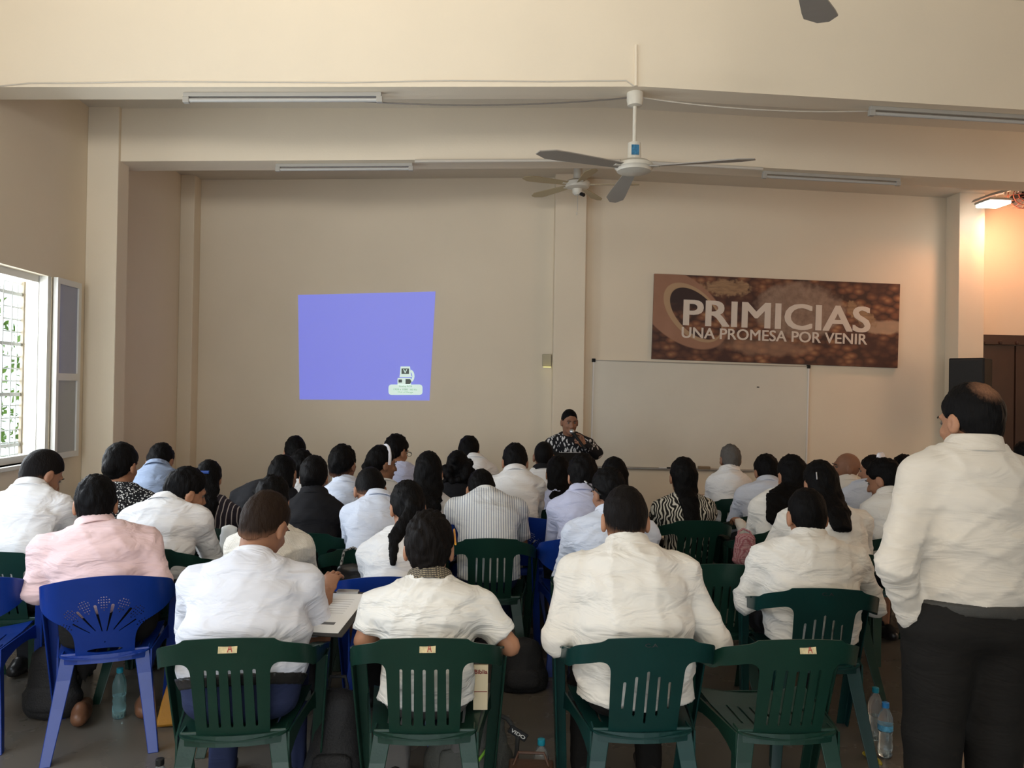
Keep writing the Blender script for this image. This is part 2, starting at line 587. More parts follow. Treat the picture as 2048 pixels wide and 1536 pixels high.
# whiteboard (slightly tilted like in the room)
c = [at(*p, YB - 0.02) for p in ((1187, 720), (1617, 733), (1612, 944), (1183, 932))]
wbc = sum(c) / 4
wbw = np.linalg.norm(c[1] - c[0]); wbh = np.linalg.norm(c[0] - c[3])
tilt = math.atan2(c[1][2] - c[0][2], c[1][0] - c[0][0])
wb = empty('whiteboard', (wbc[0], YB, wbc[2]))
wb.rotation_euler = (0, -tilt, 0)
tag(wb, 'wide wall-mounted whiteboard with thin metal frame below the banner', 'whiteboard')
WBM = mat('whiteboard_enamel', (0.66, 0.62, 0.52), rough=0.22, bump=0.01, bscale=5, vary=0.02, spec=0.5)
MB().span((-wbw / 2, -0.018, -wbh / 2), (wbw / 2, -0.002, wbh / 2)).build('writing_surface', WBM, wb)
for s in (-1, 1):
    MB().span((s * wbw / 2 - 0.008, -0.024, -wbh / 2), (s * wbw / 2 + 0.008, -0.002, wbh / 2)).build('frame_rail', WHITEM, wb)
    MB().span((-wbw / 2, -0.024, s * wbh / 2 - 0.006), (wbw / 2, -0.002, s * wbh / 2 + 0.006)).build('frame_rail', mat('board_frame_grey', (0.35, 0.32, 0.27), rough=0.4, metal=0.5, bump=0.02), wb)
    for t in (-1, 1):
        MB().span((s * wbw / 2 - 0.02, -0.028, t * wbh / 2 - 0.02), (s * wbw / 2 + 0.02, -0.002, t * wbh / 2 + 0.02)).build('corner_cap', BLACKM, wb, bevel=0.004)
MB().span((-wbw / 2 + 0.05, -0.075, -wbh / 2 - 0.012), (wbw / 2 - 0.6, -0.002, -wbh / 2 - 0.004)).build('pen_tray', STEELM, wb)
MB().box((0.66, -0.0185, 0.35), (0.03, 0.002, 0.012)).build('ink_mark', BLACKM, wb)
e = at(1408, 938, YB - 0.045)
tr = -tilt
o = MB().box((0, 0, 0), (0.135, 0.05, 0.034)).build('board_eraser', mat('eraser_felt_tan', (0.24, 0.18, 0.11), rough=0.9, bump=0.3), None, bevel=0.004)
zt = lambda x: wbc[2] - wbh / 2 - 0.004 + (x - wbc[0]) * math.tan(tilt)
o.location = (e[0], YB - 0.045, zt(e[0]) + 0.018); o.rotation_euler = (0, tr, 0)
tag(o, 'tan felt eraser lying on the whiteboard tray', 'eraser')
e = at(1328, 938, YB - 0.045)
o = empty('marker_pen', (e[0], YB - 0.045, zt(e[0]) + 0.009)); o.rotation_euler = (0, math.pi / 2 + tr, 0)
tag(o, 'white and black marker pen lying on the whiteboard tray', 'marker')
MB().lathe([(0.006, -0.06), (0.008, -0.05), (0.008, 0.03)], n=10).build('barrel', WHITEM, o, smooth=True)
MB().lathe([(0.009, 0.03), (0.009, 0.07), (0.006, 0.075)], n=10).build('cap', BLACKM, o, smooth=True)


def text_mesh(s, size, bold=0.0, depth=0.002, spacing=1.0, align='LEFT'):
    cu = bpy.data.curves.new('text_curve', 'FONT')
    cu.body = s
    cu.size = size
    cu.offset = bold
    cu.extrude = depth
    cu.space_character = spacing
    cu.align_x = align
    cu.resolution_u = 4
    t = bpy.data.objects.new('text_tmp', cu)
    COL.objects.link(t)
    bpy.context.view_layer.update()
    dg = bpy.context.evaluated_depsgraph_get()
    me = bpy.data.meshes.new_from_object(t.evaluated_get(dg))
    bpy.data.objects.remove(t)
    bpy.data.curves.remove(cu)
    return me


def fit_text(s, x0, x1, zc, parent, m, name, height=None, bold=0.0, depth=0.002, y=-0.02):
    me = text_mesh(s, 1.0, 0.0, 0.0)
    n = len(me.vertices)
    co = np.empty(n * 3, np.float32)
    me.vertices.foreach_get('co', co)
    co = co.reshape(-1, 3)
    if bold:                       # heavier strokes: shifted copies of the same glyph outlines
        F = [tuple(q.vertices) for q in me.polygons]
        sh_ = [(a, b) for a in (-bold, 0, bold) for b in (-bold * 0.5, bold * 0.5)]
        co = np.concatenate([co + [a, b, 0] for a, b in sh_]).astype(np.float32)
        F = [tuple(i + n * k_ for i in f) for k_ in range(len(sh_)) for f in F]
        me = bpy.data.meshes.new('letters')
        me.from_pydata([tuple(c_) for c_ in co.tolist()], [], F)
        n = len(co)
    mn, mx = co.min(0), co.max(0)
    sx = (x1 - x0) / (mx[0] - mn[0])
    sz = sx if height is None else height / (mx[1] - mn[1])
    out = np.zeros_like(co)
    out[:, 0] = x0 + (co[:, 0] - mn[0]) * sx
    out[:, 2] = zc + (co[:, 1] - (mn[1] + mx[1]) / 2) * sz
    out[:, 1] = y
    if bold:
        out[:, 1] -= np.repeat(np.arange(6), n // 6) * 0.00035
    me.vertices.foreach_set('co', out.ravel())
    me.update()
    o = obj(name, me, m, parent)
    so = o.modifiers.new('thickness', 'SOLIDIFY')
    so.thickness = depth
    so.offset = 0
    return o


# banner
c = [at(*p, YB - 0.04) for p in ((1308, 547), (1800, 568), (1797, 736), (1305, 718))]
bc = sum(c) / 4
bw = (np.linalg.norm(c[1] - c[0]) + np.linalg.norm(c[2] - c[3])) / 2
bh = (np.linalg.norm(c[0] - c[3]) + np.linalg.norm(c[1] - c[2])) / 2
btilt = math.atan2(c[1][2] - c[0][2], c[1][0] - c[0][0])
ban = empty('wall_banner', (bc[0], YB, bc[2]))
ban.rotation_euler = (0, -btilt, 0)
tag(ban, 'wide brown printed wall banner reading PRIMICIAS with grain and flour picture', 'banner')


def banner_mat():
    m = bpy.data.materials.new('banner_print')
    m.use_nodes = True
    nt = m.node_tree
    L = nt.links.new
    b = nt.nodes['Principled BSDF']
    b.inputs['Roughness'].default_value = 0.6
    tc = nt.nodes.new('ShaderNodeTexCoord')
    P = tc.outputs['Object']          # metres: x across, z up

    def mth(op, a, bb=None, cc=None, clamp=False):
        n = nd(nt, 'ShaderNodeMath', operation=op)
        n.use_clamp = clamp
        for i, v in enumerate((a, bb, cc)):
            if v is None: continue
            if isinstance(v, (int, float)): n.inputs[i].default_value = v
            else: L(v, n.inputs[i])
        return n.outputs[0]

    def mix(f, a, c_):
        n = nd(nt, 'ShaderNodeMix', data_type='RGBA')
        if isinstance(f, (int, float)): n.inputs[0].default_value = f
        else: L(f, n.inputs[0])
        for i, v in ((6, a), (7, c_)):
            if isinstance(v, tuple): n.inputs[i].default_value = (*v, 1)
            else: L(v, n.inputs[i])
        return n.outputs[2]
    sx = nt.nodes.new('ShaderNodeSeparateXYZ')
    L(P, sx.inputs[0])
    X, Z = sx.outputs[0], sx.outputs[2]
    # grains: stretched cells with rounded shading of the print
    mp = nt.nodes.new('ShaderNodeMapping')
    mp.inputs['Scale'].default_value = (9, 0.01, 15)
    mp.inputs['Rotation'].default_value = (0, 0.5, 0)
    L(P, mp.inputs[0])
    v = nd(nt, 'ShaderNodeTexVoronoi', Scale=1.0)
    L(mp.outputs[0], v.inputs['Vector'])
    cr = nt.nodes.new('ShaderNodeValToRGB')
    el = cr.color_ramp.elements
    el[0].position, el[0].color = 0.05, (0.40, 0.20, 0.09, 1)
    el[1].position, el[1].color = 0.75, (0.045, 0.016, 0.01, 1)
    e2 = el.new(0.4); e2.color = (0.20, 0.075, 0.035, 1)
    L(v.outputs['Distance'], cr.inputs[0])
    ns = nd(nt, 'ShaderNodeTexNoise', Scale=2.2, Detail=3.0)
    L(P, ns.inputs['Vector'])
    dark = mth('MULTIPLY', mth('SUBTRACT', ns.outputs['Fac'], 0.38), 5.0, clamp=True)
    col = mix(dark, (0.055, 0.018, 0.012), cr.outputs[0])

    def ell(cx, cz, rx, rz, wob=0.25, soft=6.0, rot=0.0, nsc=7.0):
        ca, sa = math.cos(rot), math.sin(rot)
        dx = mth('SUBTRACT', X, cx)
        dz = mth('SUBTRACT', Z, cz)
        u = mth('ADD', mth('MULTIPLY', dx, ca / rx), mth('MULTIPLY', dz, sa / rx))
        w = mth('ADD', mth('MULTIPLY', dx, -sa / rz), mth('MULTIPLY', dz, ca / rz))
        r = mth('ADD', mth('MULTIPLY', u, u), mth('MULTIPLY', w, w))
        n3 = nd(nt, 'ShaderNodeTexNoise', Scale=nsc, Detail=5.0)
        L(P, n3.inputs['Vector'])
        r2 = mth('ADD', r, mth('MULTIPLY', mth('SUBTRACT', n3.outputs['Fac'], 0.5), wob * 4))
        return mth('MULTIPLY', mth('SUBTRACT', 1.0, r2), soft, clamp=True)
    fl = nd(nt, 'ShaderNodeTexNoise', Scale=16.0, Detail=8.0)
    L(P, fl.inputs['Vector'])
    flour = mix(fl.outputs['Fac'], (0.12, 0.062, 0.040), (0.40, 0.27, 0.19))
    col = mix(ell(0.25, 0.14, 0.55, 0.34, 0.25, 3.0), col, flour)
    col = mix(mth('MULTIPLY', ell(1.3, -0.02, 0.35, 0.09, 0.4, 2.0), 0.7), col, (0.50, 0.34, 0.22))
    col = mix(mth('MULTIPLY', ell(-0.1, -0.30, 0.6, 0.12, 0.5, 1.5), 0.55), col, (0.36, 0.20, 0.12))
    # wheat ears
    wv = nd(nt, 'ShaderNodeTexNoise', Scale=1.0, Detail=4.0)
    mpw = nt.nodes.new('ShaderNodeMapping')
    mpw.inputs['Scale'].default_value = (9, 1, 34)
    mpw.inputs['Rotation'].default_value = (0, 0.35, 0)
    L(P, mpw.inputs[0])
    L(mpw.outputs[0], wv.inputs['Vector'])
    ear = mix(wv.outputs['Fac'], (0.10, 0.04, 0.02), (0.50, 0.31, 0.16))
    col = mix(ell(-0.60, 0.36, 0.34, 0.10, 0.55, 2.0, 0.0, 20.0), col, ear)
    col = mix(ell(0.98, 0.12, 0.24, 0.10, 0.55, 2.0, -0.6, 20.0), col, ear)
    # wooden scoop: body, rim, dark hollow
    wd = nd(nt, 'ShaderNodeTexNoise', Scale=3.0, Detail=4.0)
    L(P, wd.inputs['Vector'])
    wood = mix(wd.outputs['Fac'], (0.24, 0.11, 0.06), (0.40, 0.21, 0.13))
    col = mix(ell(-1.12, 0.10, 0.62, 0.36, 0.0, 14.0, -0.62), col, wood)
    col = mix(ell(-0.98, 0.06, 0.42, 0.25, 0.0, 20.0, -0.75), col, (0.42, 0.27, 0.15))
    hol = mix(mth('MULTIPLY', mth('SUBTRACT', 0.17, Z), 8.0, clamp=True), (0.03, 0.012, 0.01), cr.outputs[0])
    col = mix(ell(-0.95, 0.05, 0.37, 0.21, 0.0, 20.0, -0.75), col, hol)
    L(col, b.inputs['Base Color'])
    return m


MB().span((-bw / 2, -0.035, -bh / 2), (bw / 2, -0.003, bh / 2)).build('canvas', banner_mat(), ban, bevel=0.003)
LETM = mat('banner_letter_print', (0.70, 0.60, 0.50), rough=0.6, bump=0.02)
sc = bw / 492.0
gx = lambda px: (px - 1553.0) * sc
fit_text('PRIMICIAS', gx(1366), gx(1741), (650 - 640) * sc, ban, LETM, 'lettering', height=0.30, bold=0.022, depth=0.002, y=-0.0365)
fit_text('UNA PROMESA POR VENIR', gx(1364), gx(1735), (650 - 679) * sc, ban, LETM, 'lettering', height=0.125, bold=0.016, depth=0.002, y=-0.0365)

# projected picture: a flat lit rectangle on the wall
pc = [at(*p, YB - 0.006) for p in ((596, 590), (871, 583), (859, 801), (599, 799))]
pj = empty('projected_image', (pc[3][0], YB, pc[3][2]))
tag(pj, 'bright blue projected picture with a small white computer icon on the wall', 'projection')
pl = lambda px, py, dy=-0.006: tuple(at(px, py, YB + dy) - np.array([pc[3][0], YB, pc[3][2]]))


def glow(name, base, em, st):
    return mat(name, base, rough=0.8, emit=em, estr=st, bump=0.01)


def flat(name, pts, m, dy, parent=pj):
    mb = MB()
    A = [pl(x, y, dy) for x, y in pts]
    B = [(a[0], a[1] + 0.002, a[2]) for a in A]
    n = len(A)
    mb.raw(A + B, [tuple(range(n - 1, -1, -1)), tuple(range(n, 2 * n))] + [(i, (i + 1) % n, n + (i + 1) % n, n + i) for i in range(n)])
    return mb.build(name, m, parent)


PB = glow('projector_blue_light', (0.30, 0.30, 0.35), (0.15, 0.18, 0.88), 0.58)
nt = PB.node_tree
flat('picture_field', [(596, 590), (871, 583), (859, 801), (599, 799)], PB, -0.004)
PG = glow('projector_pale_light', (0.6, 0.6, 0.6), (0.62, 0.86, 0.74), 0.55)
PD = glow('projector_dark_light', (0.10, 0.11, 0.10), (0.10, 0.13, 0.12), 0.3)


def rrect(x0, y0, x1, y1, r, n=5):
    P = []
    for cx, cy, a0 in ((x1 - r, y0 + r, -90), (x1 - r, y1 - r, 0), (x0 + r, y1 - r, 90), (x0 + r, y0 + r, 180)):
        for i in range(n):
            a = math.radians(a0 + 90 * i / (n - 1))
            P.append((cx + r * math.cos(a), cy + r * math.sin(a)))
    return P


flat('caption_plate', rrect(777, 769, 845, 790, 6), PG, -0.008)
flat('icon_base', rrect(795, 756, 822, 770, 2), PG, -0.008)
flat('icon_monitor', [(801, 733), (820, 733), (822, 750), (824, 754), (799, 754), (800, 748)], PG, -0.008)
flat('icon_screen', [(803, 737), (818, 737), (818, 748), (803, 748)], PD, -0.011)
flat('icon_drive', [(797, 759), (804, 759), (804, 765), (797, 765)], PD, -0.011)
flat('icon_drive', [(811, 758), (820, 758), (823, 763), (820, 768), (811, 768)], PD, -0.011)
arc = [(820 + 9 * math.sin(a), 752 - 13 * math.cos(a)) for a in np.linspace(0.2, 3.0, 9)]
arc2 = [(820 + 4.5 * math.sin(a), 752 - 8 * math.cos(a)) for a in np.linspace(3.0, 0.2, 9)]
flat('icon_cable', arc + arc2, PG, -0.009)
SCL = 8.7 / FPX


def ptext(s, cx, cy, w, h, m, nm):
    p = pl(cx, cy, 0)
    fit_text(s, p[0] - w * SCL / 2, p[0] + w * SCL / 2, p[2], pj, m, nm, height=h * SCL, bold=0.012, depth=0.002, y=-0.0125)


PT = glow('projector_text_light', (0.3, 0.4, 0.3), (0.28, 0.42, 0.33), 0.5)
ptext('V', 810.5, 742.5, 8, 8, PG, 'icon_letter')
ptext('Analog RGB', 811, 773, 26, 4.0, PT, 'caption_text')
ptext('1920 x 1080 : 60 Hz', 811, 778.8, 46, 3.6, PT, 'caption_text')
ptext('Out of Range', 811, 784.6, 30, 3.8, PT, 'caption_text')

# fluorescent battens under the beams (switched off)
TUBE = mat('unlit_fluorescent_tube', (0.42, 0.41, 0.38), rough=0.25, bump=0.01)


BATT = mat('dull_batten_enamel', (0.36, 0.34, 0.30), rough=0.5, bump=0.02)  # one flat grey, toned down from white enamel


def batten(p0, p1, label):
    p0, p1 = np.array(p0), np.array(p1)
    mid = (p0 + p1) / 2
    L = np.linalg.norm(p1 - p0)
    r = empty('tube_light', tuple(mid))
    r.rotation_euler = (0, -math.atan2(p1[2] - p0[2], p1[0] - p0[0]), 0)
    tag(r, label, 'light', 'fluorescent battens under the beams')
    MB().span((-L / 2, -0.018, 0.018), (L / 2, 0.018, 0.045)).build('housing', BATT, r, bevel=0.004)
    MB().tube([(-L / 2 + 0.03, 0, -0.002), (L / 2 - 0.03, 0, -0.002)], 0.013, 10).build('tube', TUBE, r, smooth=True)
    for s in (-1, 1):
        MB().box((s * (L / 2 - 0.015), 0, 0.0), (0.04, 0.034, 0.04)).build('end_cap', BATT, r, bevel=0.004)


def under(px, Y):
    p = at(px, 300, Y)
    return np.array([p[0], Y, zbot(p[0]) - 0.045])


batten(under(366, 5.05), under(762, 5.05), 'long unlit tube light under the nearer beam on the window side')
batten(under(1738, 5.05), under(2140, 5.05), 'unlit tube light under the nearer beam on the loudspeaker side')
batten(under(553, 6.62), under(826, 6.62), 'unlit tube light under the farther beam above the projected picture')
batten(under(1526, 6.62), under(1800, 6.62), 'unlit tube light under the farther beam above the banner')

CABLE = mat('pale_cable_sheath', (0.55, 0.50, 0.42), rough=0.5, bump=0.02)
DCAB = mat('grey_cable_sheath', (0.16, 0.14, 0.12), rough=0.5, bump=0.02)


def cable(pts, r, m, label, name='cable'):
    o = MB().tube(pts, r, 6).build(name, m, None, smooth=True)
    return tag(o, label, 'cable')


cable([at(x, y, 4.942) for x, y in ((-20, 174), (60, 166), (150, 166), (300, 163), (480, 164), (700, 165), (900, 161), (1100, 163), (1252, 161), (1268, 172))], 0.004, CABLE, 'thin pale cable running along the face of the nearer beam')


def soffit_cable(xs, sag, Y, label):
    pts = []
    n = 14
    for i in range(n + 1):
        t = i / n
        px = xs[0] + (xs[1] - xs[0]) * t
        p = under(px, Y)
        p[2] += 0.045 - 0.006 - sag * 4 * t * (1 - t)
        pts.append(p)
    return cable(pts, 0.005, DCAB if sag > 0.04 else CABLE, label)


soffit_cable((640, 1262), 0.05, 5.12, 'dark cable sagging under the nearer beam between tube light and fan')
soffit_cable((1280, 1735), 0.035, 5.12, 'pale cable sagging under the nearer beam towards the loudspeaker side')
pts = [at(1272, 90, 4.94), at(1272, 172, 4.94)]
MBx = MB().tube(pts, 0.012, 8).build('conduit', WALL, None, smooth=True)
tag(MBx, 'cream conduit on the nearer beam face above the white fan', 'conduit')
pts = [under(830, 6.505) + [0, 0, 0.03], under(1100, 6.505) + [0, 0, 0.03], under(1240, 6.505) + [0, 0, 0.03]]
tag(MB().tube(pts, 0.014, 8).build('conduit', CABLE, None, smooth=True), 'pale conduit under the farther beam beside the fan motor', 'conduit')
pts = [under(1262, 6.505) + [0, 0, 0.03], under(1526, 6.505) + [0, 0, 0.03]]
tag(MB().tube(pts, 0.014, 8).build('conduit', CABLE, None, smooth=True), 'pale conduit under the farther beam on the banner side of the fan', 'conduit')
a = at(1108, 700, YB - 0.012)
tag(MB().tube([(a[0] - 0.005, YB - 0.014, 2.15), (a[0] - 0.005, YB - 0.014, 4.07)], 0.014, 8).build('conduit', mat('grey_conduit', (0.22, 0.22, 0.19), rough=0.5, bump=0.02), None, smooth=True), 'grey vertical conduit beside the middle pilaster', 'conduit')
a = at(1093, 720, YB)
sw = empty('light_switch', (a[0], YB, a[2]))
tag(sw, 'small beige control box with a glowing yellow top beside the pilaster', 'switch')
MB().span((-0.05, -0.05, -0.07), (0.05, -0.001, 0.065)).build('box', mat('beige_box', (0.42, 0.36, 0.24), rough=0.5, bump=0.02), sw, bevel=0.006)
MB().span((-0.044, -0.056, 0.012), (0.044, -0.048, 0.056)).build('indicator', mat('yellow_indicator', (0.7, 0.65, 0.2), rough=0.4, emit=(1.0, 0.92, 0.35), estr=0.75), sw, bevel=0.004)
MB().lathe([(0.0, 0.012), (0.014, 0.010), (0.018, 0.0)], n=12).build('dial', mat('beige_dial', (0.36, 0.31, 0.22), rough=0.5), sw, smooth=True)
sw.children[-1].location = (0, -0.05, -0.03); sw.children[-1].rotation_euler = (math.pi / 2, 0, 0)


# ceiling fans
def blade_mesh(L0, L1, w0, w1, pitch, n=7, tip=0.5, thick=0.006):
    rings = []
    for i in range(n + 1):
        t = i / n
        x = L0 + (L1 - L0) * t
        w = (w0 + (w1 - w0) * min(1, t * 1.3)) * (1.0 if t < 0.85 else math.sqrt(max(0.05, 1 - ((t - 0.85) / 0.16) ** 2)))
        a = pitch * (1 - 0.4 * t)
        ca, sa = math.cos(a), math.sin(a)
        ring = []
        for u, v in ((-0.5, -0.5), (0.5, -0.5), (0.5, 0.5), (-0.5, 0.5)):
            ring.append((x, u * w * ca - v * thick * sa, u * w * sa + v * thick * ca))
        rings.append(ring)
    return MB().loft(rings)


def fan(loc, top_z, nbl, ang0, L1, bladem, bodym, label, w=0.13, rod=True, light=False, drop=0.0):
    r = empty('ceiling_fan', loc)
    tag(r, label, 'fan')
    h = top_z - loc[2]
    MB().lathe([(0.0, h), (0.055, h), (0.055, h - 0.05), (0.048, h - 0.085), (0.02, h - 0.09)], n=20).build('canopy', bodym, r, smooth=True)
    MB().tube([(0, 0, 0.05), (0, 0, h - 0.05)], 0.013, 10).build('downrod', bodym, r, smooth=True)
    MB().lathe([(0.02, 0.16), (0.042, 0.155), (0.046, 0.05), (0.046, 0.03)], n=20).build('rod_cover', bodym, r, smooth=True)
    MB().lathe([(0.04, 0.035), (0.10, 0.03), (0.125, 0.012), (0.128, -0.012), (0.118, -0.018), (0.112, -0.035), (0.06, -0.048), (0.0, -0.05)], n=28).build('motor', bodym, r, smooth=True)
    for i in range(nbl):
        b = blade_mesh(0.11, L1, w * 0.55, w, 0.22).build('blade', bladem, r)
        b.rotation_euler = (0, drop, ang0 + 2 * math.pi * i / nbl)
        b.location = (0, 0, -0.004)
        ar = MB().span((0.06, -0.015, -0.006), (0.17, 0.015, 0.002)).build('blade_arm', bodym, b)
    return r


FANW = mat('fan_cream_enamel', (0.60, 0.56, 0.47), rough=0.4, bump=0.03, vary=0.05, vscale=20)
FANB = mat('fan_grey_blade', (0.30, 0.27, 0.23), rough=0.5, bump=0.02)
TANB = mat('fan_tan_blade', (0.42, 0.34, 0.20), rough=0.5, bump=0.05, bscale=20, stretch=(1, 8, 8))
p = at(1268, 333, 5.06)
f1 = fan((p[0], 5.06, p[2]), zbot(p[0]), 3, math.radians(-30), 0.78, FANB, FANW, 'white three-blade ceiling fan on a rod under the nearer beam', drop=0.055)
MB().span((-0.028, -0.052, 0.065), (0.022, -0.044, 0.13)).build('sticker', mat('blue_fan_sticker', (0.03, 0.16, 0.30), rough=0.4, vary=0.4, vscale=60), f1)
p = at(1155, 368, 7.5)
f2 = fan((p[0], 7.5, p[2]), zbot(p[0]) + 0.44, 5, math.radians(-12), 0.60, TANB, FANW, 'five-blade tan ceiling fan with pull chain near the front wall', w=0.125, drop=0.03)
MB().lathe([(0.05, -0.05), (0.05, -0.085), (0.03, -0.11), (0.0, -0.115)], n=16).build('light_kit', FANW, f2, smooth=True)
MB().tube([(0.03, -0.02, -0.10), (0.06, -0.05, -0.12)], 0.018, 8).build('lamp_socket', BLACKM, f2)
MB().tube([(0, -0.03, -0.10), (0, -0.03, -0.27)], 0.002, 6).build('pull_chain', STEELM, f2)
MB().lathe([(0.0, -0.31), (0.006, -0.30), (0.006, -0.28), (0.002, -0.27)], n=8).build('pull_knob', FANW, f2, smooth=True)
f2.children[-1].location = (0, -0.03, 0)
p = at(1600, -60, 3.05)
f3 = fan((p[0], 3.05, p[2]), zbot(p[0]) + 0.735, 3, math.radians(55), 0.50, FANB, FANW, 'near ceiling fan above the standing man with only a blade showing', w=0.15)

# floodlight and caged wall fan by the last pilaster
lp = at(1990, 398, 8.12)
fl = empty('floodlight', tuple(lp))
tag(fl, 'glowing white floodlight with metal hood near the brown door', 'lamp')
MB().raw([(-0.15, -0.14, 0.02), (0.10, -0.14, 0.10), (0.10, 0.14, 0.10), (-0.15, 0.14, 0.02), (-0.17, -0.15, -0.01), (0.12, -0.15, 0.07), (0.12, 0.15, 0.07), (-0.17, 0.15, -0.01)],
         [(0, 1, 2, 3), (0, 4, 5, 1), (1, 5, 6, 2), (2, 6, 7, 3), (3, 7, 4, 0)]).build('hood', STEELM, fl)
MB().span((-0.14, -0.12, -0.075), (0.10, 0.12, -0.045)).build('lens', mat('lit_flood_lens', (1, 0.95, 0.9), rough=0.4, emit=(1.0, 0.96, 0.92), estr=14.0), fl, bevel=0.01)
MB().span((-0.15, -0.13, -0.045), (0.11, 0.13, -0.015)).build('housing', STEELM, fl, bevel=0.008)
MB().tube([(0.10, 0, 0.05), (0.14, 0, 0.12), (0.14, 0, zbot(lp[0]) + 0.44 - lp[2])], 0.012, 8).build('bracket', STEELM, fl)
ld = bpy.data.lights.new('floodlight_beam', 'AREA')
ld.shape = 'RECTANGLE'; ld.size, ld.size_y = 0.22, 0.2
ld.energy = 19; ld.color = (1.0, 0.44, 0.22); ld.spread = math.radians(125)
lo_ = bpy.data.objects.new('floodlight_beam', ld)
link(lo_)
lo_.location = (lp[0], lp[1], lp[2] - 0.085)
lo_.rotation_euler = Vector((0.85, 0.25, -0.50)).to_track_quat('-Z', 'Y').to_euler()
ld2 = ld.copy()
ld2.energy = 9
ld2.spread = math.radians(120)
lo2 = bpy.data.objects.new('floodlight_beam', ld2)
link(lo2)
lo2.location = (lp[0] - 0.02, lp[1] - 0.05, lp[2] - 0.09)
lo2.rotation_euler = Vector((-0.42, -0.02, -0.90)).to_track_quat('-Z', 'Y').to_euler()
cp = at(2046, 392, 8.12)
cf = empty('wall_fan', tuple(cp))
tag(cf, 'caged industrial fan beside the glowing floodlight', 'fan')
CAGE = mat('rusty_red_cage', (0.20, 0.06, 0.04), rough=0.6, bump=0.1)
R0 = 0.17
for i in range(4):
    rr = R0 * (0.35 + 0.65 * i / 3)
    yy = -0.10 * (1 - i / 3.0)
    MB().tube([(rr * math.cos(q), yy, rr * math.sin(q) * 0.8) for q in np.linspace(0, 2 * math.pi, 25)], 0.005, 6).build('cage_ring', CAGE, cf)
for i in range(12):
    q = 2 * math.pi * i / 12
    MB().tube([(0.06 * math.cos(q), -0.10, 0.05 * math.sin(q)), (R0 * math.cos(q), 0.0, R0 * 0.8 * math.sin(q)), (R0 * 0.9 * math.cos(q), 0.08, R0 * 0.7 * math.sin(q))], 0.003, 5).build('cage_wire', CAGE, cf)
for i in range(3):
    b = blade_mesh(0.03, 0.14, 0.06, 0.09, 0.5).build('blade', STEELM, cf)
    b.rotation_euler = (math.pi / 2, 2 * math.pi * i / 3, 0)
MB().lathe([(0.05, 0.0), (0.05, 0.14), (0.03, 0.16)], n=14).build('motor', BLACKM, cf, smooth=True)
cf.children[-1].rotation_euler = (-math.pi / 2, 0, 0)
MB().tube([(0, 0.10, 0.0), (0, 0.12, zbot(cp[0]) + 0.44 - cp[2])], 0.012, 8).build('bracket', STEELM, cf)

# loudspeaker on a tripod stand
sp = at(1940, 800, 8.05)
zs = at(1940, 717, 8.05)[2]
ss = empty('speaker_stand', (sp[0], 8.05, 0))
tag(ss, 'black tripod stand under the tall loudspeaker', 'stand')
MB().tube([(0, 0, 0.25), (0, 0, zs - 0.72)], 0.018, 10).build('pole', BLACKM, ss)
for i in range(3):
    q = 0.5 + 2 * math.pi * i / 3
    MB().tube([(0, 0, 0.62), (0.36 * math.cos(q), 0.36 * math.sin(q), 0.012)], 0.012, 8).build('leg', BLACKM, ss)
MB().lathe([(0.03, 0.58), (0.03, 0.66)], n=12).build('collar', BLACKM, ss)
spk = empty('loudspeaker', (sp[0], 8.05, zs - 0.72))
spk.rotation_euler = (0, 0, -0.82)
tag(spk, 'tall black loudspeaker on a stand in front of the brown door', 'speaker')
MB().span((-0.17, -0.16, 0.0), (0.17, 0.18, 0.72)).build('cabinet', BLACKM, spk, bevel=0.012)
MB().span((-0.155, -0.172, 0.02), (0.155, -0.158, 0.70)).build('grille', mat('speaker_grille', (0.02, 0.02, 0.02), rough=0.6, bump=0.5, bscale=300), spk, bevel=0.004)

# ------------------------------------------------------------------ figures: smooth-blended volumes turned into surfaces
def nrm(v):
    v = np.asarray(v, float)
    return v / (np.linalg.norm(v) + 1e-12)


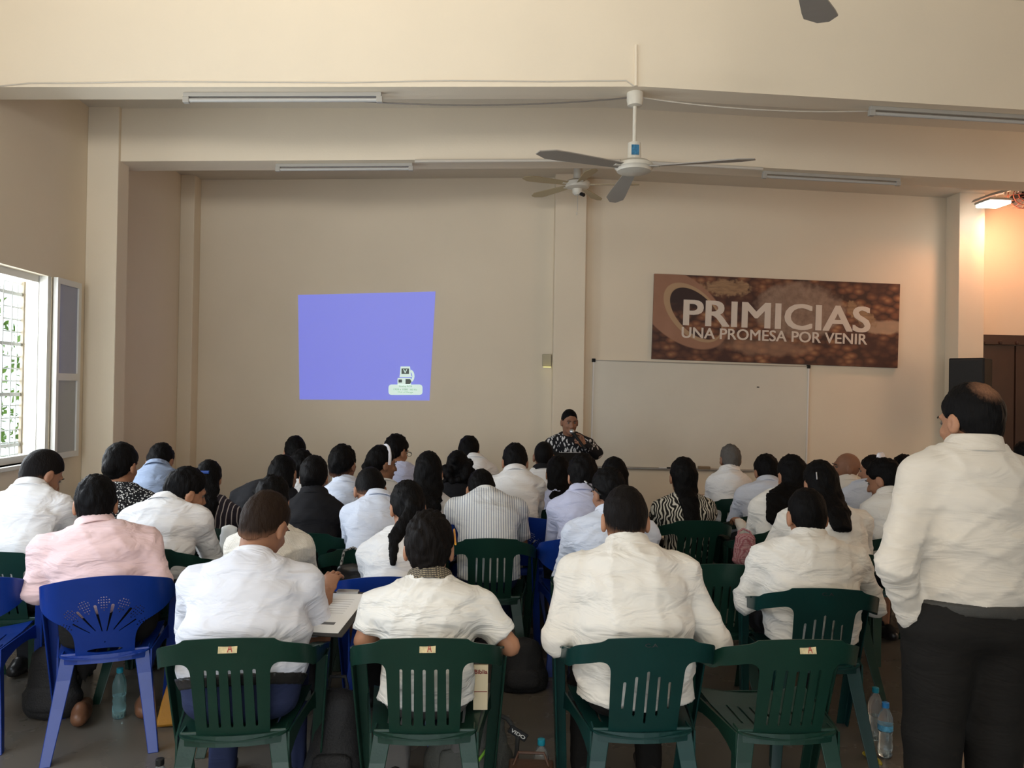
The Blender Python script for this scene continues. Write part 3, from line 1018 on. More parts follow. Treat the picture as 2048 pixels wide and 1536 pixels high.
class Vol:
    def __init__(self, lo, hi, h):
        self.lo = np.asarray(lo, float)
        self.h = h
        self.n = np.maximum(4, np.ceil((np.asarray(hi, float) - self.lo) / h).astype(int) + 1)
        self.v = np.full(self.n, 0.3, np.float32)
        self.ax = [self.lo[i] + h * np.arange(self.n[i]) for i in range(3)]

    def _sub(self, lo, hi, pad):
        s = []
        for i in range(3):
            a = int(max(0, math.floor((lo[i] - pad - self.lo[i]) / self.h)))
            b = int(min(self.n[i], math.ceil((hi[i] + pad - self.lo[i]) / self.h) + 1))
            if b <= a: return None, None
            s.append(slice(a, b))
        g = np.meshgrid(*[self.ax[i][s[i]] for i in range(3)], indexing='ij')
        return tuple(s), np.stack(g, -1).astype(np.float32)

    def _put(self, s, d, k, mode):
        v = self.v[s]
        if mode == 'add':
            if k > 0:
                hh = np.clip(0.5 + 0.5 * (v - d) / k, 0, 1)
                self.v[s] = v * (1 - hh) + d * hh - k * hh * (1 - hh)
            else:
                self.v[s] = np.minimum(v, d)
        else:
            if k > 0:
                hh = np.clip(0.5 - 0.5 * (v + d) / k, 0, 1)
                self.v[s] = v * (1 - hh) - d * hh + k * hh * (1 - hh)
            else:
                self.v[s] = np.maximum(v, -d)

    def cone(self, a, b, ra, rb, k=0.02, mode='add'):
        a, b = np.asarray(a, np.float32), np.asarray(b, np.float32)
        r = max(ra, rb)
        s, p = self._sub(np.minimum(a, b) - r, np.maximum(a, b) + r, k + 2 * self.h)
        if s is None: return self
        ab = b - a
        t = np.clip(((p - a) @ ab) / (ab @ ab + 1e-12), 0, 1)
        d = np.linalg.norm(p - a - t[..., None] * ab, axis=-1) - (ra + (rb - ra) * t)
        self._put(s, d, k, mode)
        return self

    def ell(self, c, R, rad, k=0.02, mode='add'):
        """R rows: local axes in world"""
        c = np.asarray(c, np.float32)
        rad = np.asarray(rad, np.float32)
        R = np.asarray(R, np.float32)
        m = float(rad.max())
        s, p = self._sub(c - m, c + m, k + 2 * self.h)
        if s is None: return self
        q = (p - c) @ R.T
        k0 = np.linalg.norm(q / rad, axis=-1)
        k1 = np.linalg.norm(q / (rad * rad), axis=-1) + 1e-6
        self._put(s, k0 * (k0 - 1) / k1, k, mode)
        return self

    def econe(self, a, b, X, ra, rb, k=0.03, mode='add', endk=0.6):
        """elliptic section cone: X across, ra=(half width, half depth) at a, rb at b"""
        a, b = np.asarray(a, np.float32), np.asarray(b, np.float32)
        ab = b - a
        L = float(np.linalg.norm(ab)) + 1e-9
        Z = ab / L
        X = np.asarray(X, np.float32)
        X = X - Z * (X @ Z)
        X /= np.linalg.norm(X) + 1e-9
        Y = np.cross(Z, X)
        m = max(ra + rb)
        s, p = self._sub(np.minimum(a, b) - m, np.maximum(a, b) + m, k + 2 * self.h)
        if s is None: return self
        q = p - a
        z = q @ Z
        t = np.clip(z / L, 0, 1)
        rx = ra[0] + (rb[0] - ra[0]) * t
        ry = ra[1] + (rb[1] - ra[1]) * t
        ez = (z - t * L) / (np.minimum(rx, ry) * endk)
        d = (np.sqrt((q @ X / rx) ** 2 + (q @ Y / ry) ** 2 + ez ** 2) - 1) * np.minimum(rx, ry)
        self._put(s, d, k, mode)
        return self

    def cut(self, point, normal):
        """remove what lies on the side the normal points to"""
        n = np.asarray(normal, float)
        c = float(np.dot(point, n))
        f = (self.ax[0] * n[0])[:, None, None] + (self.ax[1] * n[1])[None, :, None] + (self.ax[2] * n[2])[None, None, :] - c
        self.v = np.maximum(self.v, f.astype(np.float32))
        return self

    def grid(self):
        return np.stack(np.meshgrid(*self.ax, indexing='ij'), -1)

    def surf(self):
        v = self.v.copy()
        v[0], v[-1] = np.maximum(v[0], 1e-3), np.maximum(v[-1], 1e-3)
        v[:, 0], v[:, -1] = np.maximum(v[:, 0], 1e-3), np.maximum(v[:, -1], 1e-3)
        v[:, :, 0], v[:, :, -1] = np.maximum(v[:, :, 0], 1e-3), np.maximum(v[:, :, -1], 1e-3)
        ins = v < 0
        cs = tuple(np.array(v.shape) - 1)
        acc = np.zeros(cs + (3,), np.float32)
        cnt = np.zeros(cs, np.float32)
        sl = lambda o, n: slice(o, o + n)
        for axis in range(3):
            o1, o2 = [(1, 2), (0, 2), (0, 1)][axis]
            for d1 in (0, 1):
                for d2 in (0, 1):
                    off = [0, 0, 0]
                    off[o1], off[o2] = d1, d2
                    off2 = list(off)
                    off2[axis] = 1
                    A = v[tuple(sl(off[i], cs[i]) for i in range(3))]
                    B = v[tuple(sl(off2[i], cs[i]) for i in range(3))]
                    m = (A < 0) != (B < 0)
                    t = np.where(m, A / np.where(m, A - B, 1), 0)
                    cnt += m
                    acc[..., axis] += t
                    acc[..., o1] += m * d1
                    acc[..., o2] += m * d2
        act = cnt > 0
        idx = np.full(cs, -1, np.int64)
        idx[act] = np.arange(act.sum())
        ijk = np.argwhere(act)
        V = self.lo + self.h * (ijk + acc[act] / cnt[act][:, None])
        Q = []
        for axis in range(3):
            o1, o2 = [(1, 2), (2, 0), (0, 1)][axis]
            a = [slice(1, -1)] * 3
            a[axis] = slice(0, -1)
            b = list(a)
            b[axis] = slice(1, None)
            A, B = ins[tuple(a)], ins[tuple(b)]
            for flip, m in ((False, A & ~B), (True, ~A & B)):
                p = np.argwhere(m)
                if not len(p): continue
                p = p + np.array([0 if i == axis else 1 for i in range(3)])
                e1 = np.eye(3, dtype=int)[o1]
                e2 = np.eye(3, dtype=int)[o2]
                q = [idx[tuple((p - s1 * e1 - s2 * e2).T)] for s1, s2 in ((1, 1), (0, 1), (0, 0), (1, 0))]
                q = np.stack(q, -1)
                if flip: q = q[:, ::-1]
                Q.append(q)
        Q = np.concatenate(Q) if Q else np.zeros((0, 4), int)
        Q = Q[(Q >= 0).all(1)]
        return V, Q


def vnormals(V, Q):
    n = np.cross(V[Q[:, 2]] - V[Q[:, 0]], V[Q[:, 3]] - V[Q[:, 1]])
    N = np.zeros_like(V)
    for i in range(4):
        np.add.at(N, Q[:, i], n)
    return N / (np.linalg.norm(N, axis=1, keepdims=True) + 1e-12)


def wrinkle(p, seed, f=1.0):
    a = seed * 1.7
    w1 = np.sin(p[:, 0] * 9 * f + a) + np.sin(p[:, 1] * 11 * f + 2 * a) + np.sin(p[:, 2] * 8 * f + 3 * a)
    r1 = 1 - np.abs(np.sin(p[:, 2] * 26 * f + p[:, 0] * 9 * f + 1.6 * w1 + a))
    r2 = 1 - np.abs(np.sin(p[:, 2] * 15 * f - p[:, 0] * 22 * f + 1.3 * w1 + 2.2 * a))
    return r1 ** 2.5 + r2 ** 3 - 0.5


def to_obj(name, V, Q, m, parent, origin, attrs=None):
    me = mesh_np(name, V - origin, Q)
    for k, (typ, val) in (attrs or {}).items():
        at_ = me.attributes.new(k, typ, 'POINT')
        at_.data.foreach_set('vector' if typ == 'FLOAT_VECTOR' else 'value', np.asarray(val, np.float32).ravel())
    return obj(name, me, m, parent)


# hands: palm, four jointed fingers of unequal length, thumb from the side of the palm
def make_hand(curl):
    v = Vol((-0.085, -0.03, -0.10), (0.06, 0.21, 0.05), 0.0062)
    v.econe((0, -0.02, 0), (0, 0.02, 0), (1, 0, 0), (0.027, 0.019), (0.031, 0.018), 0.01)
    v.econe((0.0, 0.02, 0), (0.0, 0.075, 0), (1, 0, 0), (0.033, 0.017), (0.038, 0.014), 0.01)
    for x, L, y0, sp in ((-0.029, 0.072, 0.083, -0.10), (-0.0095, 0.080, 0.088, -0.02), (0.0100, 0.075, 0.086, 0.05), (0.0285, 0.058, 0.078, 0.13)):
        p = np.array([x, y0 - 0.012, 0.0])
        a = 0.15
        rr = 0.0098 if L > 0.06 else 0.0085
        for frac, bend in ((0.45, 0.55), (0.30, 0.75), (0.25, 0.5)):
            a += bend * curl
            q = p + L * frac * np.array([math.sin(sp) * math.cos(a), math.cos(sp) * math.cos(a), -math.sin(a)])
            v.cone(p, q, rr, rr * 0.93, 0.003)
            p = q
            rr *= 0.93
    p = np.array([-0.030, 0.022, -0.004])
    q = p + np.array([-0.030, 0.030, -0.014])
    r = q + np.array([-0.008, 0.028, -0.012 - 0.012 * curl])
    s = r + np.array([0.006 * curl, 0.020, -0.010 * curl])
    v.cone(p, q, 0.015, 0.0115, 0.008).cone(q, r, 0.0112, 0.010, 0.003).cone(r, s, 0.010, 0.0085, 0.003)
    return v.surf()


HANDS = {'relaxed': make_hand(0.75), 'grip': make_hand(1.5)}


def place_hand(kind, wrist, along, palm, left, s=1.0):
    V, Q = HANDS[kind]
    V = V.copy() * s
    if left:
        V[:, 0] *= -1
        Q = Q[:, ::-1]
    y = nrm(along)
    z = -np.asarray(palm, float)
    z = nrm(z - y * (z @ y))
    x = np.cross(y, z)
    return wrist + V @ np.stack([x, y, z]), Q


SKINS = {
    'tan': (0.36, 0.175, 0.098), 'mid': (0.30, 0.145, 0.083), 'brown': (0.235, 0.112, 0.066), 'deep': (0.13, 0.062, 0.040),
}


def skin_mat(k):
    m = mat('skin_' + k, SKINS[k], rough=0.55, bump=0.05, bscale=90, vary=0.06, vscale=18, spec=0.35)
    m.node_tree.nodes['Principled BSDF'].inputs['Subsurface Weight'].default_value = 0.0
    return m


def join_np(parts):
    Vs, Qs, b = [], [], 0
    for V, Q in parts:
        Vs.append(V)
        Qs.append(Q + b)
        b += len(V)
    return np.concatenate(Vs), np.concatenate(Qs)


def head_axes(face, yaw, pitch, roll):
    """rows: right, forward, up of the head; yaw + turns to the wearer's right, pitch + bows down"""
    a = face - math.radians(yaw)
    f = np.array([-math.sin(a), math.cos(a), 0.0])
    r = np.array([math.cos(a), math.sin(a), 0.0])
    u = np.array([0, 0, 1.0])
    p = math.radians(pitch)
    f2 = f * math.cos(p) - u * math.sin(p)
    u2 = u * math.cos(p) + f * math.sin(p)
    q = math.radians(roll)
    r3 = r * math.cos(q) - u2 * math.sin(q)
    u3 = u2 * math.cos(q) + r * math.sin(q)
    return np.stack([r3, f2, u3])


def build_person(P):
    """P: dict of the pose (world points) and dress; returns root Empty"""
    g = P.get
    seed = g('seed', 1)
    h = g('res', 0.014)
    face = g('face', 0.0)
    fw = np.array([-math.sin(face), math.cos(face), 0.0])
    rt = np.array([math.cos(face), math.sin(face), 0.0])
    up = np.array([0, 0, 1.0])
    Hp, N, C = P['H'], P['N'], P['C']
    hs = P['hs']
    sw = P['sw']
    bulk = g('bulk', 1.0)
    stand = g('stand', False)
    skin = skin_mat(g('skin', 'mid'))
    root = empty('person', (Hp[0], Hp[1], 0.0))
    tag(root, P['label'], 'person', g('group'))
    org = np.array([Hp[0], Hp[1], 0.0])
    # spine
    ctrl = Hp + (N - Hp) * 0.55 - fw * g('hunch', 0.07)
    spine = lambda t: (1 - t) ** 2 * Hp + 2 * t * (1 - t) * ctrl + t * t * N
    belly = g('belly', 1.0)
    secs = [(-0.06, 0.150 * bulk, 0.112), (0.18, 0.146 * bulk * belly, 0.112 * belly), (0.42, 0.150 * bulk * belly, 0.114 * belly),
            (0.66, sw * 0.90, 0.118), (0.84, sw * 0.80, 0.104), (0.985, 0.082, 0.068)]
    if g('female'):
        secs[0] = (-0.06, 0.165 * bulk, 0.118)
        secs[1] = (0.18, 0.136 * bulk, 0.105 * belly)
    ds = g('depth', 1.0)
    sp_dir = nrm(N - Hp)

    def torso(v, inf, k=0.04, upto=None):
        pts = [spine(max(t, 0)) + (sp_dir * (t * 0.5) if t < 0 else 0) for t, _, _ in secs]
        for i in range(len(secs) - 1):
            v.econe(pts[i], pts[i + 1], rt, (secs[i][1] + inf, secs[i][2] * ds + inf), (secs[i + 1][1] + inf, secs[i + 1][2] * ds + inf), k)

    topd = nrm(N - spine(0.85))
    S, E, W = {}, {}, {}
    for sd, sg in (('l', -1), ('r', 1)):
        S[sd] = N - topd * 0.070 + rt * sg * (sw - 0.012) - up * 0.038 + fw * g('shf', 0.02)
        La, Lf = g('la', 0.295), g('lf', 0.245)
        if g('E' + sd) is not None:
            E[sd] = np.asarray(P['E' + sd], float)
        else:
            lat = np.clip(P['hw'] - 0.048 - sw, -0.02, 0.19)
            rest = math.sqrt(max(0.01, La * La - lat * lat))
            dirv = nrm(-up * 0.86 + fw * g('armf', 0.42))
            E[sd] = S[sd] + rt * sg * lat + dirv * rest
        if g('W' + sd) is not None:
            W[sd] = np.asarray(P['W' + sd], float)
        else:
            tgt = np.array([Hp[0], Hp[1], 0.0]) + fw * 0.40 + rt * sg * 0.09 + up * (0.70 if not stand else 0.8)
            W[sd] = E[sd] + nrm(tgt - E[sd]) * Lf
    allp = [Hp, N] + list(S.values()) + list(E.values()) + list(W.values())
    # legs
    K, A = {}, {}
    for sd, sg in (('l', -1), ('r', 1)):
        hipj = Hp + rt * sg * 0.085 * bulk - up * 0.01
        if stand:
            A[sd] = np.array([hipj[0], hipj[1], 0.09]) + rt * sg * 0.005 + fw * 0.01
            K[sd] = (hipj + A[sd]) / 2 + fw * 0.015 + up * 0.02
        else:
            K[sd] = np.array([Hp[0], Hp[1], 0.505]) + fw * g('thigh', 0.40) + rt * sg * g('knee', 0.13)
            A[sd] = np.array([Hp[0], Hp[1], 0.085]) + fw * g('ank', 0.34) + rt * sg * (g('knee', 0.13) + 0.01)
    seat_z = 0.448

    def flat_seat(v):
        if stand: return
        G = v.grid()
        f = (G - Hp) @ fw
        v.v = np.where(f < 0.30, np.maximum(v.v, (seat_z - G[..., 2])), v.v).astype(np.float32)
    # ---- body: head, neck, arms, trunk and legs under the clothes, hands
    R = head_axes(face, g('yaw', 0), g('pitch', 0), g('roll', 0))
    hp = lambda x, y, z: C + hs * (np.array([x, y, z]) @ R)
    hres = g('hres', 0.0085)
    lo = np.minimum(C - 0.17 * hs, N - 0.09)
    hi = np.maximum(C + 0.17 * hs, N + 0.09)
    v = Vol(lo, hi, hres)
    e = lambda c, r, k=0.015, mode='add': v.ell(hp(*c), R, np.array(r) * hs, k, mode)
    e((0, -0.012, 0.022), (0.074, 0.094, 0.096))
    e((0, 0.028, -0.045), (0.059, 0.064, 0.076), 0.03)
    e((0, 0.068, -0.098), (0.028, 0.022, 0.022), 0.02)
    e((0, 0.078, 0.022), (0.048, 0.016, 0.014), 0.015)
    e((0.032, 0.070, -0.030), (0.022, 0.018, 0.020), 0.015)
    e((-0.032, 0.070, -0.030), (0.022, 0.018, 0.020), 0.015)
    e((0, 0.088, -0.070), (0.024, 0.013, 0.012), 0.008)
    v.cone(hp(0, 0.088, 0.005), hp(0, 0.110, -0.034), 0.009 * hs, 0.0135 * hs, 0.010)
    e((0.013, 0.096, -0.040), (0.010, 0.010, 0.008), 0.005)
    e((-0.013, 0.096, -0.040), (0.010, 0.010, 0.008), 0.005)
    for sg in (-1, 1):
        e((sg * 0.031, 0.092, 0.003), (0.015, 0.012, 0.009), 0.008, 'sub')
        e((sg * 0.079, -0.006, -0.010), (0.012, 0.023, 0.035), 0.008)
        e((sg * 0.089, 0.000, -0.008), (0.005, 0.011, 0.018), 0.004, 'sub')
    nk = g('neck', 0.060)
    v.cone(N - topd * 0.05, hp(0, -0.02, -0.07), nk * 1.06, nk * 0.95, 0.025)
    parts = [v.surf()]
    bl = np.min(allp + list(K.values()) + list(A.values()), 0) - 0.18
    bh = np.max(allp + list(K.values()) + list(A.values()), 0) + 0.18
    bl[2] = max(0.01, bl[2] + 0.12)
    ab = g('ab', bulk ** 0.5)
    v = Vol(bl, bh, g('bres', 0.02))
    torso(v, -0.022)
    for sd in 'lr':
        v.cone(S[sd], E[sd], 0.046 * ab, 0.038 * ab, 0.02)
        v.cone(E[sd], W[sd], 0.038 * ab, 0.026, 0.015)
        hipj = Hp + rt * (-1 if sd == 'l' else 1) * 0.085 * bulk
        v.cone(hipj, K[sd], 0.068, 0.048, 0.02)
        v.cone(K[sd], A[sd], 0.044, 0.034, 0.02)
    flat_seat(v)
    parts.append(v.surf())
    for sd in 'lr':
        if g('nohand') == sd: continue
        al = W[sd] - E[sd]
        if g('hand_' + sd):
            kind, al2, palm = P['hand_' + sd]
            parts.append(place_hand(kind, W[sd], al2, palm, sd == 'l', hs))
        else:
            parts.append(place_hand('relaxed', W[sd], al * [1, 1, 0.4], -up, sd == 'l', 0.97))
    V, Q = join_np(parts)
    to_obj('body', V, Q, skin, root, org)
    # eyes and brows
    if g('eyes'):
        for sg in (-1, 1):
            mb = MB().lathe([(0.0, 0.0095), (0.006, 0.0075), (0.0095, 0.0), (0.006, -0.0075), (0.0, -0.0095)], n=10)
            o = mb.build('eye', mat('eye_white', (0.10, 0.085, 0.075), rough=0.3), root, smooth=True)
            o.location = hp(sg * 0.031, 0.079, 0.003) - org
            mb = MB().lathe([(0.0, 0.005), (0.004, 0.003), (0.004, 0.0)], n=8)
            o = mb.build('iris', mat('dark_iris', (0.01, 0.007, 0.005), rough=0.2), root, smooth=True)
            o.location = hp(sg * 0.031, 0.0875, 0.002) - org
            MB().tube([hp(sg * 0.014, 0.096, 0.020) - org, hp(sg * 0.032, 0.094, 0.025) - org, hp(sg * 0.050, 0.082, 0.020) - org], [0.003, 0.004, 0.002], 6).build('eyebrow', mat('brow_hair', (0.012, 0.009, 0.008), rough=0.7), root)
        MB().tube([hp(-0.020, 0.096, -0.0705) - org, hp(0, 0.1025, -0.069) - org, hp(0.020, 0.096, -0.0705) - org], [0.002, 0.0045, 0.002], 6).build('lips', mat('lip_tone', (0.15, 0.05, 0.045), rough=0.5), root)
    # ---- hair
    hst = g('hair', 'short')
    hm = hair_mat('hair_%s_%s' % (g('hcol', 'black'), g('skin', 'mid')), {'black': (0.0045, 0.004, 0.004), 'brown': (0.020, 0.012, 0.008), 'grey': (0.10, 0.09, 0.08), 'dark': (0.007, 0.0055, 0.005)}[g('hcol', 'black')], SKINS[g('skin', 'mid')])
    th = g('hth', 0.012) * hs
    if hst != 'bald':
        back = -fw
        lo = np.minimum(C - 0.17 * hs, C - 0.17 * hs)
        hi = C + 0.17 * hs
        long_pts = None
        if hst in ('long', 'pony', 'wavy'):
            tl = g('hlen', 0.45)
            if hst == 'pony':
                q0 = hp(0, -0.085, 0.045); q1 = hp(0, -0.125, -0.03)
                q2 = spine(1.0) - fw * 0.12 * ds + up * 0.01; q3 = spine(1 - tl) - fw * (0.165 * ds)
                long_pts = [(q0, 0.028, 0.028), (q1, 0.034, 0.028), (q2, 0.036, 0.026), (q3, 0.014, 0.012)]
            else:
                off = np.array(g('hoff', (0, 0, 0)), float)
                q0 = hp(0, -0.045, 0.02); q1 = hp(0, -0.070, -0.09)
                q2 = spine(0.95) - fw * 0.125 * ds + off * 0.5; q3 = spine(1 - tl) - fw * (secs[3][2] * ds + 0.050) + off
                wd = g('hwid', 1.0)
                long_pts = [(q0, 0.080 * hs, 0.070 * hs), (q1, 0.080 * hs * wd, 0.045 * hs), (q2, 0.078 * wd, 0.036), (q3, 0.055 * wd, 0.028)]
            for q, a_, b_ in long_pts:
                lo = np.minimum(lo, q - 0.11)
                hi = np.maximum(hi, q + 0.11)
        v = Vol(lo, hi, hres)
        e = lambda c, r, k=0.015, mode='add': v.ell(hp(*c), R, np.array(r) * hs, k, mode)
        t0 = th / hs
        e((0, -0.014, 0.024), (0.074 + t0 * 0.75, 0.094 + t0, 0.096 + t0 * 1.15))
        e((0, -0.03, -0.035), (0.058 + t0 * 0.8, 0.062 + t0 * 0.5, 0.070), 0.02)
        fr = g('front', 0.055)
        sl = g('slope', 0.95)
        # hairline: a slanted plane rising towards the forehead
        n_l = nrm(np.array([0, sl, -1.0]))
        v.cut(hp(0, 0.0, -0.012 if hst != 'buzz' else -0.006), n_l @ R)
        v.cut(hp(0, 0.088, fr), nrm(np.array([0, 1.0, -0.25])) @ R)
        if hst in ('short', 'buzz', 'bald') and not g('female'):
            for sg in (-1, 1):
                e((sg * 0.088, 0.004, -0.020), (0.026, 0.030, 0.046), 0.008, 'sub')
        if hst == 'bun':
            b = g('bunpos', (0, -0.105, 0.02))
            e(b, g('bunrad', (0.045, 0.035, 0.045)), 0.012)
        if hst == 'top':
            e((0, -0.03, 0.125), (0.036, 0.036, 0.030), 0.012)
        if hst == 'curly':
            rr = random.Random(seed)
            for i in range(26):
                a_ = rr.uniform(-2.4, 2.4)
                z_ = rr.uniform(-0.14, 0.06)
                rad_ = 0.085 + rr.uniform(0, 0.02)
                e((rad_ * math.sin(a_), -rad_ * math.cos(a_) * 1.05 - 0.01, z_), (0.028, 0.028, 0.03), 0.010)
        if long_pts:
            for i in range(len(long_pts) - 1):
                a_, b_ = long_pts[i], long_pts[i + 1]
                v.econe(a_[0], b_[0], rt if hst != 'pony' else R[0], (a_[1], a_[2]), (b_[1], b_[2]), 0.02)
            if hst == 'wavy':
                rr = random.Random(seed)
                for i in range(14):
                    t_ = rr.random()
                    q = long_pts[1][0] * (1 - t_) + long_pts[3][0] * t_ + rt * rr.uniform(-0.07, 0.07)
                    v.ell(q, np.eye(3), np.array([0.03, 0.025, 0.05]), 0.012)
        V, Q = v.surf()
        Nn = vnormals(V, Q)
        loc = (V - C) @ R.T / hs
        amp = g('hrough', 0.0042 if hst == 'short' else 0.003)
        st = np.sin(loc[:, 0] * 210 + 3 * np.sin(loc[:, 1] * 60)) * np.sin(loc[:, 1] * 190 + 2 * np.sin(loc[:, 2] * 50 + loc[:, 0] * 70)) + 0.7 * np.sin(loc[:, 0] * 95 + seed) * np.sin(loc[:, 2] * 80 + seed) + 0.8 * np.maximum(0, loc[:, 2] / 0.1) * np.sin(loc[:, 0] * 140 + 2 * seed) * np.sin(loc[:, 1] * 130 + seed)
        V = V + Nn * (st * amp)[:, None]
        fade = np.zeros(len(V))
        if g('fade'):
            zz = loc[:, 2] - sl * loc[:, 1] * 0.75
            fade = np.clip((g('fade') - zz) / 0.06, 0, 0.8)
        if g('crown'):
            d_ = np.linalg.norm((loc - np.array(g('crownpos', (0.01, -0.06, 0.10)))) / np.array([0.05, 0.055, 0.06]), axis=1)
            fade = np.maximum(fade, np.clip(1.1 - d_, 0, g('crown')))
        to_obj('hair', V, Q, hm, root, org, {'fade': ('FLOAT', fade)})
    # ---- shirt
    shm = P['shirt']
    tuck = g('tuck', 0.10)
    slv = g('sleeve', 'long')
    inf = g('loose', 0.012)
    pts_ = [N, Hp] + list(S.values()) + list(E.values()) + (list(W.values()) if slv == 'long' else [])
    lo = np.min(pts_, 0) - 0.20 * max(1, bulk)
    hi = np.max(pts_, 0) + 0.18 * max(1, bulk)
    v = Vol(lo, hi, h)
    torso(v, inf)
    if tuck < 0 and not stand:
        v.econe(spine(0.28), Hp - up * 0.10, rt, (0.146 * bulk * belly + 0.014, 0.112 * belly * ds + 0.014), (0.158 * bulk + 0.026, 0.118 * ds + 0.026), 0.04)
    flat_seat(v)
    v.cut(spine(0) + sp_dir * 0.5 * tuck, -sp_dir if stand or tuck > 0 else np.array([0, 0, -1.0]))
    for sd, sg in (('l', -1), ('r', 1)):
        v.cone(N - topd * 0.040 + rt * sg * 0.035, S[sd], 0.052, 0.056 * ab, 0.07)
        if slv == 'long':
            v.cone(S[sd], E[sd], 0.060 * ab + inf * 0.3, 0.056 * ab, 0.05)
            v.cone(E[sd], E[sd] + (W[sd] - E[sd]) * 0.97, 0.056 * ab, 0.038, 0.02)
        else:
            fr_ = {'short': 0.78, 'half': 1.0, 'cap': 0.4}[slv]
            e2 = S[sd] + (E[sd] - S[sd]) * (fr_ + 0.15)
            v.cone(S[sd], e2, 0.060 * ab + inf * 0.3, 0.063 * ab, 0.05)
    v.cut(N + topd * 0.012, topd)
    if slv != 'long':
        G = v.grid()
        for sd, sg in (('l', -1), ('r', 1)):
            ad = nrm(E[sd] - S[sd])
            end = S[sd] + (E[sd] - S[sd]) * {'short': 0.78, 'half': 1.0, 'cap': 0.4}[slv]
            q = (G - end) @ ad
            # only near this arm
            t_ = np.clip((G - S[sd]) @ ad / np.linalg.norm(E[sd] - S[sd]), 0, 1.3)
            dist = np.linalg.norm(G - S[sd] - t_[..., None] * (E[sd] - S[sd]), axis=-1)
            lat = ((G - N) @ rt) * sg
            near = (dist < 0.11) & (lat > sw * 0.80)
            v.v = np.where(near, np.maximum(v.v, q), v.v).astype(np.float32)
    V, Q = v.surf()
    Nn = vnormals(V, Q)
    wa = g('wr', 0.0035) * 1.7
    V = V + Nn * (wrinkle(V - org, seed) * wa)[:, None]
    rel = V - Hp
    spv = np.stack([rel @ rt, rel @ sp_dir * (0.5 / max(0.3, np.linalg.norm(N - Hp))), rel @ np.cross(sp_dir, rt) * 1.0], -1)
    to_obj(g('shirt_name', 'shirt'), V, Q, shm, root, org, {'sp': ('FLOAT_VECTOR', spv)})
    # ---- collar
    cst = g('collar', 'shirt')
    if cst:
        cm = g('collar_mat') or shm
        nx = R[0]
        nx = nrm(rt - topd * (rt @ topd))
        ny = np.cross(topd, nx)
        base = N + topd * 0.002
        ax = nrm(hp(0, -0.02, -0.07) - (N - topd * 0.05))
        axm = nrm(topd + ax)
        nk2 = nk + 0.006
        if cst == 'shirt':
            prof = [(nk2 + 0.006, -0.02), (nk2 + 0.004, 0.030), (nk2 + 0.008, 0.038), (nk2 + 0.015, 0.032), (nk2 + 0.026, -0.006), (nk2 + 0.031, -0.016)]
        elif cst == 'band':
            prof = [(nk2 + 0.006, -0.02), (nk2 + 0.003, 0.020), (nk2 + 0.008, 0.024), (nk2 + 0.012, 0.018), (nk2 + 0.020, -0.016)]
        else:
            prof = [(nk2 + 0.012, -0.015), (nk2 + 0.010, 0.004), (nk2 + 0.016, 0.008), (nk2 + 0.024, 0.000), (nk2 + 0.034, -0.012)]
        rings = []
        n = 28
        gap = 0.30
        for q in np.linspace(math.pi / 2 + gap, math.pi / 2 + 2 * math.pi - gap, n):
            frontness = max(0, math.sin(q))
            ring = []
            for r_, z_ in prof:
                p = base + nx * (r_ * math.cos(q) * 1.05) + ny * (r_ * math.sin(q) * 1.04) + axm * (z_ - 0.03 * frontness)
                ring.append(p - org)
            for r_, z_ in reversed(prof):
                p = base + nx * ((r_ - 0.003) * math.cos(q) * 1.05) + ny * ((r_ - 0.003) * math.sin(q) * 1.04) + axm * (z_ - 0.003 - 0.03 * frontness)
                ring.append(p - org)
            rings.append(ring)
        MB().loft(rings).build('collar', cm, root, smooth=True)
    # ---- trousers or skirt
    tm = P['trousers']
    pts_ = [Hp] + list(K.values()) + list(A.values())
    lo = np.min(pts_, 0) - 0.21 * max(1, bulk)
    lo[2] = 0.045
    hi = np.max(pts_, 0) + 0.21 * max(1, bulk)
    v = Vol(lo, hi, g('tres', h * 1.25))
    ti = inf + 0.007 if tuck > 0 else -0.004
    pts2 = [spine(max(t, 0)) + (sp_dir * (t * 0.5) if t < 0 else 0) for t, _, _ in secs[:3]]
    for i in range(2):
        v.econe(pts2[i], pts2[i + 1], rt, (secs[i][1] + ti, secs[i][2] * ds + ti), (secs[i + 1][1] + ti, secs[i + 1][2] * ds + ti), 0.03)
    wl = max(tuck, 0.0) + 0.05
    v.cut(spine(0) + sp_dir * 0.5 * wl, sp_dir)
    for sd, sg in (('l', -1), ('r', 1)):
        hipj = Hp + rt * sg * 0.080 * bulk - up * 0.005
        if stand:
            v.cone(hipj - up * 0.02, K[sd], 0.108 * bulk ** 0.5, 0.088, 0.05)
            v.cone(K[sd], A[sd] - up * 0.03, 0.088, 0.078, 0.03)
        else:
            v.cone(hipj, K[sd], (0.092 if tuck > 0 else 0.080) * bulk ** 0.5, 0.066, 0.03)
            v.cone(K[sd], A[sd] + up * 0.0, 0.066, 0.056, 0.02)
    if g('skirt'):
        v.cone((K['l'] + K['r']) / 2 - fw * 0.02, Hp, 0.10, 0.13, 0.05)
        v.econe((K['l'] + K['r']) / 2 - up * 0.0, (K['l'] + K['r']) / 2 * 0.35 + (A['l'] + A['r']) / 2 * 0.65, rt, (0.17, 0.08), (0.17, 0.10), 0.05)
    flat_seat(v)
    V, Q = v.surf()
    Nn = vnormals(V, Q)
    V = V + Nn * (wrinkle(V - org, seed + 3) * 0.0016)[:, None]
    to_obj('skirt' if g('skirt') else 'trousers', V, Q, tm, root, org)
